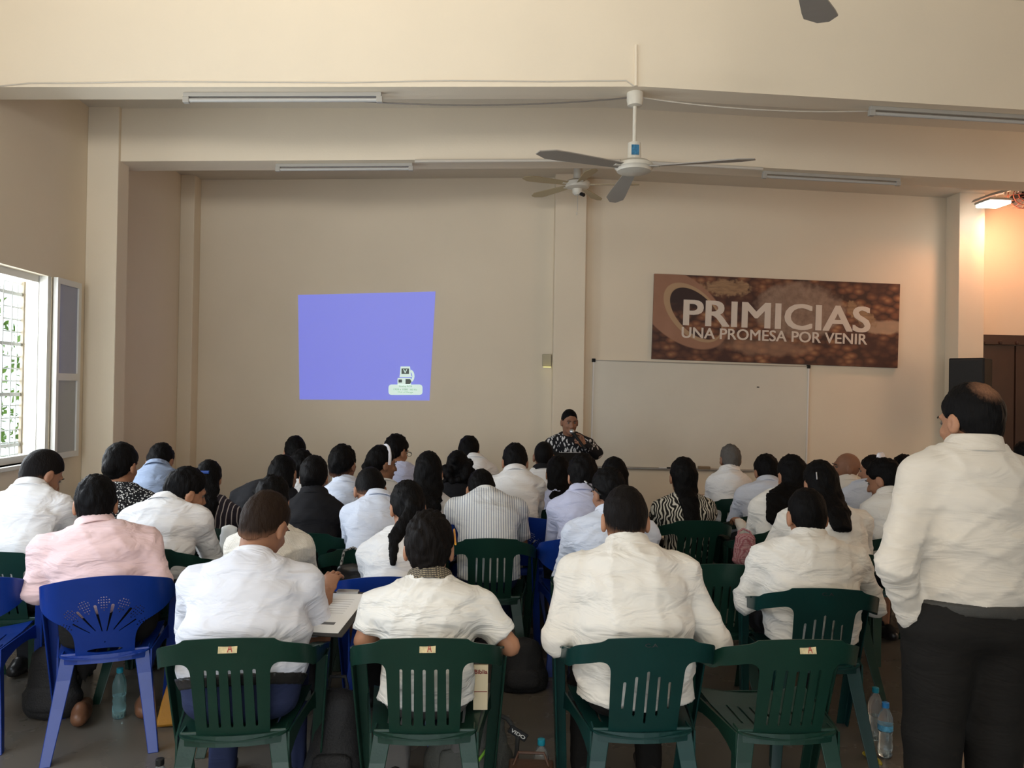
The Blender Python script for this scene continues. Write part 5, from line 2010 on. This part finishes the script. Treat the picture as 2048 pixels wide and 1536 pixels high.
# front rows
add('curl23', 'person with bushy curly black hair and dark top', (915, 937, 46), (912, 972), (868, 962), 5.98, BK, DK, 'green',
    'green plastic chair under the person with bushy curly hair', hair='curly', pitch=6, female=True, collar=None, tuck=-0.03, skin='tan')
add('dark17', 'person with tousled black hair behind the woman in the blazer', (604, 938, 50), (600, 972), (560, 655), 6.05, W1, DK, 'green',
    'green plastic chair under the person with tousled hair', hair='short', hth=0.018, hrough=0.005, pitch=10, collar='shirt', tuck=0.03, skin='tan')
add('bald', 'bald man in a pinkish-white shirt with face in profile', (1692, 936, 44), (1692, 962), (1655, 1738), 6.45, W2, DK, 'green',
    'green plastic chair under the bald man', hair='bald', yaw=-80, pitch=-4, collar='shirt', tuck=0.05, skin='brown', eyes=True, hf=0.02)
add('bow', 'woman with a white ribbon in her hair and pale blue blouse', (1745, 942, 42), (1732, 966), (1682, 1772), 5.60, LB, DK, 'green',
    'green plastic chair under the woman with the white ribbon', hair='short', hcol='dark', hth=0.012, yaw=-48, pitch=6, female=True, collar='scoop', sleeve='half', tuck=-0.03, skin='mid', eyes=True)
add('lav41', 'man with short curly hair in a lavender shirt behind the standing man', (1808, 943, 46), (1814, 966), (1772, 1858), 6.50, LV, DK, 'green',
    'green plastic chair under the curly-haired man in lavender', hair='short', hth=0.013, hrough=0.004, fade=0.0, pitch=15, collar='shirt', tuck=0.05, skin='mid')
add('hid42', 'person mostly hidden behind the shoulder of the standing man', (1872, 936, 42), (1872, 965), (1836, 1912), 5.80, W1, DK, 'green',
    'green plastic chair hidden behind the standing man', hair='short', hth=0.013, pitch=8, collar='shirt', tuck=0.05, skin='mid')
add('edge43', 'person with dark hair beyond the standing man near the brown door', (2050, 914, 42), (2052, 945), (2010, 2096), 6.10, W1, DK, 'green',
    'green plastic chair beyond the standing man near the brown door', hair='short', hth=0.013, pitch=6, collar='shirt', tuck=0.05, skin='mid')
add('far18', 'man bowing in a white shirt at the front below the projected picture', (590, 905, 46), (602, 920), (542, 664), 6.75, W1, DK, 'green',
    'green plastic chair under the bowing man below the projection', hair='short', hth=0.012, fade=0.0, pitch=36, yaw=-8, collar='shirt', tuck=0.05, skin='mid')
add('glasses', 'person in glasses and a lavender-blue shirt at the front', (793, 903, 44), (802, 930), (758, 830), 6.55, LV, DK, 'green',
    'green plastic chair under the person in glasses', hair='short', hth=0.014, yaw=38, pitch=14, collar=None, tuck=0.05, skin='tan', eyes=True)
add('far24', 'man in a white shirt at the front, head turned slightly down', (938, 906, 43), (950, 920), (896, 992), 6.55, W1, DK, 'green',
    'green plastic chair under the white-shirted man at the front', hair='short', hth=0.012, fade=0.0, pitch=26, yaw=12, collar='shirt', tuck=0.05, skin='mid')
add('far27', 'man with dark skin and a black collar sitting before the speaker', (1087, 914, 42), (1085, 940), (1050, 1142), 6.60, W1, DK, 'green',
    'green plastic chair under the man with the black collar', hair='buzz', hth=0.005, hrough=0.0008, fade=0.01, pitch=6, collar='shirt', collar_mat=BK, tuck=0.05, skin='brown')
add('grey34', 'grey-haired man in a white shirt facing the whiteboard', (1460, 922, 42), (1458, 943), (1408, 1500), 6.45, W1, DK, 'green',
    'green plastic chair under the grey-haired man', hair='short', hcol='grey', hth=0.008, pitch=6, collar='shirt', tuck=0.05, skin='brown')

# standing man in the foreground
Nst = at(1945, 893, 2.52)
Est = at(1792, 1128, 2.43)
std = dict(label='standing man in a white shirt and black trousers, hand in pocket', H=np.array([at(1936, 1205, 2.50)[0], 2.50, 0.93]), N=Nst, C=at(1940, 843, 2.56), hs=1.03, hw=0.235, sw=0.178, face=0.0,
           shirt=CR, trousers=BR, stand=True, bulk=1.22, belly=1.02, depth=1.02, res=0.012, hres=0.007, bres=0.017, hair='short', hcol='black', hth=0.010, hrough=0.0018, crown=0.65, crownpos=(0.0, -0.075, 0.095), fade=-0.01, yaw=-14, pitch=8,
           El=Est, Wl=at(1822, 1246, 2.50), hand_l=('relaxed', (0.62, 0.15, -1.0), (1, 0, 0.2)), Er=at(2078, 1130, 2.46), Wr=at(2075, 1265, 2.62), tuck=0.045, belt=GBELT, skin='tan', eyes=True, seed=77, wr=0.004, torso=0.5, hunch=0.02, loose=0.016)
PEOPLE['standing'] = build_person(std)

# speaker at the lectern, facing the room
Nsp = at(1140, 870, 7.38)
spk_p = dict(label='woman in a black and white leaf-print blouse speaking into a microphone', H=np.array([Nsp[0], 7.40, 0.80]), N=Nsp, C=at(1139, 844, 7.33), hs=0.98, hw=0.26, sw=0.185, face=math.pi,
             shirt=LF, trousers=DK, stand=True, bulk=1.25, belly=1.15, depth=1.1, res=0.014, hres=0.0075, bres=0.02, hair='short', hcol='black', hth=0.005, hrough=0.001, front=0.085, slope=1.15, yaw=-8, pitch=6, female=True,
             Er=at(1100, 915, 7.34), Wr=at(1118, 935, 7.16), El=at(1192, 905, 7.32), Wl=at(1168, 890, 7.16), hand_l=('grip', at(1148, 872, 7.12) - at(1168, 890, 7.16), (-0.6, 0.5, 0.2)),
             tuck=-0.10, collar=None, skin='brown', eyes=True, seed=91, skirt=True, wr=0.002, sleeve='long', loose=0.016)
PEOPLE['speaker'] = build_person(spk_p)

# ------------------------------------------------------------------ labels on chairs, free chairs
sticker(PEOPLE['polo'][1]['chair'], 'A', 0.0, 0.062, 0.034)
sticker(PEOPLE['weave'][1]['chair'], 'A', 0.012, 0.055, 0.034)
sticker(PEOPLE['broad'][1]['chair'], 'C.A', 0.0, 0.045, 0.012, z=0.782, plate=False, ink=DKINK)
sticker(PEOPLE['right2'][1]['chair'], 'C.A', 0.0, 0.052, 0.014, z=0.782, plate=False, ink=DKINK)


def free_chair(kind, px, py, ytop, rz, label):
    p = at(px, py, ytop)
    fw = np.array([-math.sin(rz), math.cos(rz)])
    return chair(kind, p[0] + fw[0] * 0.29, p[1] + fw[1] * 0.29, rz, label)


ce = free_chair('green', 1602, 1290, 2.64, 0.0, 'empty green plastic chair with a lettered tape sticker')
sticker(ce, 'A', 0.02, 0.058, 0.034)
free_chair('blue', -112, 1190, 3.50, 0.25, 'blue plastic chair at the edge beside the man in pink')
free_chair('green', 1447, 1142, 3.80, -0.05, 'empty green plastic chair before the woman in the swirl print')
free_chair('green', 2150, 1215, 2.78, -0.2, 'green plastic chair behind the standing man holding a red book')


# ------------------------------------------------------------------ accessories worn by people
def strap_obj(key, name, pts, r, m, label=None, n=8):
    root, I = PEOPLE[key]
    o = MB().tube([p - I['org'] for p in pts], r, n).build(name, m, root, smooth=True)
    if label: o['label'] = label
    return o


CLOTHW = mat('white_ribbon_cloth', (0.75, 0.74, 0.78), rough=0.8, bump=0.2)
I = PEOPLE['band'][1]
strap_obj('band', 'headband', [I['hp'](0.085 * math.sin(a), 0.015, 0.022 + 0.110 * math.cos(a)) for a in np.linspace(-1.75, 1.75, 15)], 0.013, CLOTHW, 'white cloth headband')
I = PEOPLE['clip'][1]
strap_obj('clip', 'hair_clip', [I['hp'](-0.035, -0.118, 0.03), I['hp'](0.035, -0.118, 0.03)], 0.011, mat('blue_plastic_clip', (0.02, 0.06, 0.25), rough=0.4), 'blue hair clip')
I = PEOPLE['wide'][1]
strap_obj('wide', 'hair_clip', [I['hp'](-0.058, -0.105, 0.04), I['hp'](-0.062, -0.108, 0.0)], 0.004, STEELM, 'silver hair clip')
I = PEOPLE['bow'][1]
root, I_ = PEOPLE['bow']
v = Vol(I['C'] - 0.24, I['C'] + 0.24, 0.012)
for sgn in (-1, 1):
    v.ell(I['hp'](sgn * 0.035, -0.075, 0.115), I['R'], (0.045, 0.022, 0.035), 0.01)
v.ell(I['hp'](0, -0.075, 0.10), I['R'], (0.02, 0.022, 0.022), 0.008)
v.econe(I['hp'](0.02, -0.09, 0.10), I['hp'](0.05, -0.125, -0.02), I['R'][0], (0.022, 0.010), (0.028, 0.010), 0.008)
V, Q = v.surf()
o = to_obj('ribbon', V, Q, CLOTHW, root, I['org'])
o['label'] = 'white ribbon bow'
GLASS_M = mat('black_spectacle_frame', (0.02, 0.02, 0.02), rough=0.3)
for key in ('glasses',):
    I = PEOPLE[key][1]
    hp = I['hp']
    root = PEOPLE[key][0]
    g_ = MB()
    for sgn in (-1, 1):
        ring = [hp(sgn * 0.034 + 0.024 * math.cos(a), 0.112, 0.002 + 0.018 * math.sin(a)) - I['org'] for a in np.linspace(0, 2 * math.pi, 13)]
        g_.tube(ring, 0.0022, 6)
        g_.tube([hp(sgn * 0.058, 0.110, 0.006) - I['org'], hp(sgn * 0.084, 0.06, 0.008) - I['org'], hp(sgn * 0.086, -0.015, 0.006) - I['org']], 0.0024, 6)
    g_.tube([hp(-0.010, 0.114, 0.005) - I['org'], hp(0.010, 0.114, 0.005) - I['org']], 0.0022, 6)
    g_.build('glasses', GLASS_M, root, smooth=True)['label'] = 'thin dark spectacles'
# pencil and pen tucked behind ears
I = PEOPLE['weave'][1]
pc_ = empty('pencil', tuple(I['hp'](0.090, -0.02, 0.035)))
tag(pc_, 'orange pencil tucked behind the ear above the woven collar', 'pencil')
d0 = I['hp'](0.086, 0.07, 0.075) - I['hp'](0.090, -0.02, 0.035)
d1 = I['hp'](0.094, -0.060, 0.012) - I['hp'](0.090, -0.02, 0.035)
MB().tube([d1, d0], 0.0042, 6).build('shaft', mat('orange_pencil_paint', (0.75, 0.33, 0.03), rough=0.4), pc_)
MB().tube([d0, d0 + nrm(d0 - d1) * 0.014], [0.004, 0.0008], 6).build('tip', mat('pencil_wood', (0.45, 0.30, 0.16), rough=0.7), pc_)
I = PEOPLE['pen'][1]
c0 = I['hp'](-0.090, -0.005, 0.03)
pn = empty('pen', tuple(c0))
tag(pn, 'black pen tucked behind the ear of the man in pale blue', 'pen')
MB().tube([I['hp'](-0.098, -0.075, -0.02) - c0, I['hp'](-0.086, 0.05, 0.06) - c0], 0.0045, 8).build('barrel', BLACKM, pn)
MB().tube([I['hp'](-0.086, 0.05, 0.06) - c0, I['hp'](-0.084, 0.075, 0.075) - c0], 0.0048, 8).build('cap', STEELM, pn)

# ------------------------------------------------------------------ lectern and microphone
le = at(1143, 907, 7.0)
lc = empty('lectern', (le[0], 7.0, 0))
tag(lc, 'slim black lectern in front of the speaking woman', 'lectern')
MB().box((0, 0.02, 0.012), (0.36, 0.34, 0.024)).build('base', BLACKM, lc, bevel=0.006)
MB().tube([(0, 0.03, 0.02), (0, 0.03, le[2] - 0.12)], 0.028, 12).build('post', BLACKM, lc)
Rl = np.array(Matrix.Rotation(math.radians(38), 3, 'X'))
MB().box((0, 0.0, le[2] - 0.105), (0.36, 0.32, 0.016), Rl).build('desk', BLACKM, lc, bevel=0.004)
MB().box((0, -0.125, le[2] - 0.19), (0.36, 0.012, 0.045), Rl).build('ledge', BLACKM, lc)
MB().box((0, -0.02, le[2] - 0.33), (0.33, 0.012, 0.34)).build('front_panel', BLACKM, lc, bevel=0.004)
pp = empty('paper_sheet', (le[0] + 0.005, 7.015, le[2] - 0.0865))
tag(pp, 'white notes lying on the black lectern desk', 'paper')
MB().box((0, 0, 0), (0.21, 0.28, 0.002), Rl).build('sheet', mat('white_paper', (0.78, 0.78, 0.77), rough=0.8, bump=0.02), pp)
MB().box(tuple(Rl @ np.array([0, 0.08, 0.0016])), (0.15, 0.012, 0.0006), Rl).build('printed_line', mat('print_grey', (0.12, 0.12, 0.12), rough=0.8), pp)
I = PEOPLE['speaker'][1]
mh = at(1144, 863, 7.15)
mb_ = at(1160, 884, 7.13)
mic = empty('microphone', tuple(mh))
tag(mic, 'dark handheld microphone with silver head held by the speaking woman', 'microphone')
ax_ = nrm(mb_ - mh)
v = Vol(np.array([-0.05] * 3), np.array([0.05] * 3), 0.005)
v.ell((0, 0, 0), np.eye(3), (0.024, 0.024, 0.024), 0)
V, Q = v.surf()
obj('head', mesh_np('head', V, Q), STEELM, mic)
MB().tube([ax_ * 0.02, ax_ * 0.06, ax_ * 0.20], [0.019, 0.015, 0.012], 12).build('body', BLACKM, mic, smooth=True)

# ------------------------------------------------------------------ things on laps and on the floor
PAPER = MATS['white_paper']
cb0 = at(668, 1222, 3.20)
cbz = 0.725
cbp = at(664, 1226, 3.20)
cb = empty('clipboard', tuple(cbp))
cb.rotation_euler = (math.radians(15), math.radians(-3), math.radians(-17))
tag(cb, 'dark clipboard with a printed sheet on the lap of the man in the polo', 'clipboard')
MB().box((0, 0, 0), (0.25, 0.34, 0.005)).build('board', mat('dark_hardboard', (0.03, 0.028, 0.026), rough=0.5, bump=0.1), cb, bevel=0.002)
MB().box((-0.008, 0.0, 0.004), (0.215, 0.30, 0.0015)).build('sheet', PAPER, cb)
for i in range(7):
    MB().box((-0.02, 0.10 - i * 0.018, 0.0052), (0.15, 0.0022, 0.0004)).build('printed_line', mat('print_pale_grey', (0.45, 0.45, 0.45), rough=0.8), cb)
MB().box((0.02, -0.085, 0.0052), (0.07, 0.018, 0.0004)).build('printed_block', MATS['print_grey'], cb)
MB().box((0, 0.158, 0.010), (0.10, 0.022, 0.012)).build('clip', STEELM, cb, bevel=0.003)


def bottle(px, py, label, tint, capc, Y=None, h=0.25):
    """standing on the floor; px,py is its foot"""
    if Y is None:
        d = FWD + RGT * ((px - 1024.0) / FPX) + UPV * ((768.0 - py) / FPX)
        p = CAMP + d * (-CAMP[2] / d[2])
    else:
        p = at(px, 1200, Y)
    b = empty('water_bottle', (p[0], p[1], 0))
    tag(b, label, 'bottle', 'plastic water bottles on the floor')
    k = h / 0.25
    pr = [(0.0, 0.004), (0.024, 0.002), (0.031, 0.012), (0.032, 0.06), (0.029, 0.075), (0.032, 0.09), (0.029, 0.105), (0.032, 0.12), (0.033, 0.16), (0.030, 0.185), (0.018, 0.215), (0.013, 0.222), (0.013, 0.232)]
    bm_ = mat('bottle_plastic_' + tint, {'teal': (0.55, 0.86, 0.88), 'clear': (0.88, 0.92, 0.94)}[tint], rough=0.06, trans=0.92, ior=1.25, spec=0.6)
    MB().lathe([(r * k, z * k) for r, z in pr], n=20).build('body', bm_, b, smooth=True)
    wl_ = [(0.0, 0.006), (0.022, 0.005), (0.0285, 0.014), (0.029, 0.06), (0.0265, 0.075), (0.029, 0.09), (0.0265, 0.105), (0.029, 0.118), (0.0, 0.118)]
    MB().lathe([(r * k, z * k) for r, z in wl_], n=20).build('water', mat('bottle_water', (0.85, 0.95, 0.97), rough=0.02, trans=0.95, ior=1.33), b, smooth=True)
    MB().lathe([(0.0155 * k, 0.226 * k), (0.0160 * k, 0.230 * k), (0.0155 * k, 0.248 * k), (0.012 * k, 0.25 * k), (0.0, 0.25 * k)], n=16).build('cap', mat('cap_' + capc, {'teal': (0.01, 0.22, 0.30), 'black': (0.01, 0.01, 0.01), 'blue': (0.03, 0.20, 0.50)}[capc], rough=0.4), b, smooth=True)
    return b


bottle(238, 1436, 'teal water bottle with blue cap under the blue shell-back chair', 'teal', 'teal')
bottle(326, 0, 'clear bottle with black cap on the floor behind the yellow bag', 'clear', 'black', Y=2.98)
bb = bottle(1770, 1513, 'clear water bottle with blue cap beside the standing man', 'clear', 'blue')
MB().lathe([(0.0335, 0.125), (0.0335, 0.150)], n=20).build('label_band', mat('bottle_label_blue', (0.10, 0.35, 0.55), rough=0.5, vary=0.3, vscale=80), bb, smooth=True)
bottle(1750, 1478, 'water bottle half hidden behind the one with the blue band', 'clear', 'teal')
bottle(1087, 0, 'bottle with blue cap between the two nearest chairs by the brown bag', 'clear', 'teal', Y=3.12)


def floor_at(px, py):
    d = FWD + RGT * ((px - 1024.0) / FPX) + UPV * ((768.0 - py) / FPX)
    return CAMP + d * (-CAMP[2] / d[2])


def soft_bag(name, label, cat, p, size, m, rz=0.0, lean=0.0, seed=1, straps=True, strapm=None, pocket=True, h=0.014):
    r = empty(name, (p[0], p[1], p[2] if len(p) > 2 else 0.0), rz)
    tag(r, label, cat)
    sx, sy, sz = size
    v = Vol((-sx, -sy, -0.02), (sx, sy, sz * 1.25), h)
    v.econe((0, 0, sz * 0.22), (0, lean, sz * 0.80), (1, 0, 0), (sx * 0.5, sy * 0.5), (sx * 0.40, sy * 0.36), 0.03, endk=1.2)
    v.econe((0, -sy * 0.02, sz * 0.12), (0, 0, sz * 0.3), (1, 0, 0), (sx * 0.48, sy * 0.48), (sx * 0.5, sy * 0.5), 0.03, endk=0.6)
    v.cut((0, 0, 0.004), (0, 0, -1))
    V, Q = v.surf()
    V = V + vnormals(V, Q) * (wrinkle(V, seed, 1.4) * 0.004)[:, None]
    V[:, 2] = np.maximum(V[:, 2], 0.003)
    obj('body', mesh_np('body', V, Q), m, r)
    if pocket:
        v = Vol((-sx, -sy, 0), (sx, sy, sz), h)
        v.econe((0, -sy * 0.42, sz * 0.20), (0, -sy * 0.38, sz * 0.42), (1, 0, 0), (sx * 0.36, sy * 0.16), (sx * 0.34, sy * 0.13), 0.02, endk=1.2)
        V, Q = v.surf()
        obj('pocket', mesh_np('pocket', V, Q), m, r)
    if straps:
        for s in (-1, 1):
            MB().tube([(s * sx * 0.22, lean + sy * 0.25, sz * 0.92), (s * sx * 0.34, lean + sy * 0.48, sz * 0.80), (s * sx * 0.36, sy * 0.52, sz * 0.45), (s * sx * 0.30, sy * 0.45, sz * 0.15)], 0.011, 8).build('strap', strapm or m, r, smooth=True)
        MB().tube([(-0.04, lean, sz * 1.0), (-0.03, lean, sz * 1.0 + 0.05), (0.03, lean, sz * 1.0 + 0.05), (0.04, lean, sz * 1.0)], 0.008, 8).build('handle', strapm or m, r, smooth=True)
    return r


CANV = mat('black_nylon', (0.012, 0.012, 0.013), rough=0.7, bump=0.4, bscale=120)
GREYC = mat('grey_nylon', (0.085, 0.088, 0.078), rough=0.75, bump=0.4, bscale=100, vary=0.1)
YELL = mat('mustard_leather', (0.42, 0.19, 0.018), rough=0.55, bump=0.2, bscale=60, vary=0.08)
TANL = mat('tan_brown_leather', (0.20, 0.085, 0.035), rough=0.5, bump=0.2, bscale=60, vary=0.1)
DARKL = mat('dark_brown_leather', (0.07, 0.03, 0.016), rough=0.5, bump=0.2, bscale=60)

p = floor_at(104, 1432)
soft_bag('backpack', 'black backpack on the floor between the two blue chairs', 'backpack', p[:2], (0.26, 0.17, 0.36), CANV, seed=4)
p = floor_at(362, 1458)
yb_ = empty('handbag', (p[0] + 0.02, p[1] + 0.10, 0), 0.15)
tag(yb_, 'mustard yellow leather bag on the floor behind the polo man', 'handbag')
rg = []
for z, wx, wy in ((0.004, 0.15, 0.075), (0.02, 0.155, 0.08), (0.12, 0.135, 0.06), (0.20, 0.115, 0.035), (0.215, 0.11, 0.02)):
    rg.append([(sx * wx, sy * wy, z) for sx, sy in ((-1, -1), (1, -1), (1, 1), (-1, 1))])
MB().loft(rg).build('body', YELL, yb_, bevel=0.012)
MB().tube([(-0.09, 0, 0.20), (-0.07, 0.01, 0.33), (0.0, 0.02, 0.37), (0.07, 0.01, 0.33), (0.09, 0, 0.20)], 0.008, 8).build('handle', DARKL, yb_, smooth=True)
MB().box((0, -0.028, 0.19), (0.05, 0.012, 0.02)).build('clasp', DARKL, yb_, bevel=0.003)
p = at(672, 1450, 3.18)
soft_bag('backpack', 'slumped black backpack between the polo man and the woven-collar man', 'backpack', (p[0], 3.18), (0.24, 0.20, 0.42), CANV, seed=6, lean=0.03)
p = at(938, 1450, 3.28)
gb = soft_bag('backpack', 'grey backpack with lime piping under the woven-collar man', 'backpack', (p[0], 3.30), (0.36, 0.20, 0.34), GREYC, seed=8, straps=True, strapm=mat('charcoal_webbing', (0.03, 0.03, 0.028), rough=0.8, bump=0.3))
MB().tube([(-0.02, -0.115, 0.03), (0.03, -0.120, 0.12), (0.09, -0.115, 0.20), (0.12, -0.09, 0.27)], 0.006, 8).build('piping', mat('lime_piping', (0.18, 0.42, 0.03), rough=0.6), gb, smooth=True)
ws = MB().box((0, 0, 0), (0.085, 0.012, 0.034)).build('strap_badge', CANV, gb, bevel=0.004)
ws.location = (0.205, -0.075, 0.225); ws.rotation_euler = (0, 0.55, 0)
fit_text('VIDO', -0.034, 0.034, 0.0, ws, WHITEM, 'badge_letters', height=0.014, bold=0.02, depth=0.001, y=-0.0065)
MB().tube([(0.10, -0.04, 0.30), (0.16, -0.06, 0.28), (0.205, -0.075, 0.225), (0.20, -0.06, 0.12), (0.15, -0.03, 0.03)], 0.010, 8).build('strap', mat('charcoal_webbing', (0.03, 0.03, 0.028)), gb, smooth=True)
p = at(1063, 1520, 2.98)
br = empty('handbag', (p[0], 3.0, 0), -0.1)
tag(br, 'tan and brown leather handbag on the floor between the nearest chairs', 'handbag')
MB().box((0, 0, 0.09), (0.17, 0.11, 0.175)).build('body', TANL, br, bevel=0.015)
MB().box((0, 0, 0.185), (0.176, 0.116, 0.03)).build('flap', DARKL, br, bevel=0.008)
MB().tube([(-0.07, 0, 0.195), (-0.05, 0.03, 0.235), (0.05, 0.03, 0.235), (0.07, 0, 0.195)], 0.006, 8).build('handle', DARKL, br, smooth=True)
p = floor_at(1045, 1388)
soft_bag('backpack', 'black backpack on the floor in the gap ahead of the nearest row', 'backpack', (p[0], p[1] + 0.08), (0.28, 0.18, 0.26), CANV, seed=9, straps=False)
# cream booklet standing on the seat between man and armrest
bk_p = at(958, 1380, 2.93)
bk = empty('booklet', (bk_p[0] + 0.006, 2.93, 0.447))
tag(bk, 'cream booklet with dark red lettering wedged beside the woven-collar man', 'book')
MB().box((0, 0, 0.085), (0.055, 0.010, 0.17)).build('cover', mat('cream_card', (0.62, 0.52, 0.34), rough=0.7, bump=0.03), bk, bevel=0.002)
fit_text('Biblia', -0.024, 0.025, 0.145, bk, mat('dark_red_print', (0.20, 0.02, 0.02), rough=0.7), 'title', height=0.016, bold=0.02, depth=0.0006, y=-0.0058)
MB().box((0, -0.0055, 0.07), (0.05, 0.0006, 0.003)).build('printed_line', MATS['dark_red_print'], bk)
# red book on the chair behind the standing man
rbp = at(2046, 1432, 2.88)
rb = empty('book', (rbp[0] + 0.03, 2.90, 0.452), 0.4)
tag(rb, 'red-brown book lying on the chair behind the standing man', 'book')
MB().box((0, 0, 0.022), (0.16, 0.22, 0.044)).build('cover', mat('red_brown_cloth_cover', (0.20, 0.055, 0.035), rough=0.6, bump=0.1), rb, bevel=0.004)
MB().box((0.004, -0.002, 0.022), (0.155, 0.222, 0.034)).build('pages', PAPER, rb)
# scraps of yellow wrapper
for px, py, lab in ((1737, 1514, 'crumpled yellow wrapper on the floor near the bottles'), (1752, 1531, 'smaller yellow wrapper scrap nearest the standing man')):
    p = floor_at(px, py)
    v = Vol((-0.05, -0.05, -0.01), (0.05, 0.05, 0.04), 0.006)
    v.ell((0, 0, 0.008), np.eye(3), (0.030, 0.022, 0.010), 0.0).ell((0.012, 0.008, 0.012), np.eye(3), (0.014, 0.02, 0.010), 0.004)
    V, Q = v.surf()
    V = V + vnormals(V, Q) * (wrinkle(V, 3, 6) * 0.003)[:, None]
    V[:, 2] -= V[:, 2].min() - 0.001
    o = obj('wrapper', mesh_np('wrapper', V, Q, False), mat('yellow_foil', (0.35, 0.27, 0.02), rough=0.4, bump=0.2), None)
    o.location = (p[0], p[1], 0)
    tag(o, lab, 'wrapper')


# bags hanging on chair backs
def hang_bag(name, label, px, py, Y, size, m, strapm, clasp=None):
    p = at(px, py, Y)
    r = empty(name, tuple(p))
    tag(r, label, 'handbag')
    sx, sy, sz = size
    v = Vol((-sx * 0.7, -sy, -sz * 0.7), (sx * 0.7, sy, sz * 0.7), 0.011)
    v.econe((0, 0, -sz * 0.28), (0, 0, sz * 0.30), (1, 0, 0), (sx * 0.5, sy * 0.5), (sx * 0.40, sy * 0.32), 0.02, endk=1.1)
    V, Q = v.surf()
    V = V + vnormals(V, Q) * (wrinkle(V, 5, 1.8) * 0.003)[:, None]
    obj('body', mesh_np('body', V, Q), m, r)
    top = 0.80 - p[2]
    MB().tube([(-sx * 0.3, 0, sz * 0.3), (-sx * 0.22, 0.02, top), (0, 0.035, top + 0.015), (sx * 0.22, 0.02, top), (sx * 0.3, 0, sz * 0.3)], 0.007, 8).build('strap', strapm, r, smooth=True)
    if clasp:
        MB().box((0.02, -sy * 0.5 - 0.002, 0.0), (0.022, 0.012, 0.03)).build('clasp', clasp, r, bevel=0.003)
    return r


PINKP = fabric('pink_speckled_cloth', (0.30, 0.10, 0.12), 'weave', (0.55, 0.38, 0.38), seam=False)
ZSTR = fabric('zebra_strap_cloth', (0.02, 0.02, 0.02), 'weave', (0.6, 0.6, 0.58), seam=False)
GOLD = mat('pale_gold_clasp', (0.75, 0.62, 0.35), rough=0.3, metal=0.8)
cx_ = PEOPLE['bowblue'][1]['chair'].location
hang_bag('handbag', 'black handbag with gold clasp hanging on a chair back', 703, 1160, cx_[1] - 0.345, (0.20, 0.09, 0.19), mat('black_shiny_leather', (0.012, 0.012, 0.013), rough=0.3, bump=0.2), ZSTR, GOLD)
cx_ = PEOPLE['waves'][1]['chair'].location
hang_bag('handbag', 'pink speckled bag hanging behind the chair of the topknot woman', 1490, 1098, cx_[1] - 0.345, (0.16, 0.08, 0.24), PINKP, PINKP)
cx_ = PEOPLE['clip'][1]['chair'].location
hang_bag('handbag', 'white bag with a patterned strap beside the blue-clip woman', 458, 1078, cx_[1] - 0.345, (0.12, 0.07, 0.20), mat('white_vinyl', (0.66, 0.69, 0.70), rough=0.4, bump=0.05), ZSTR)
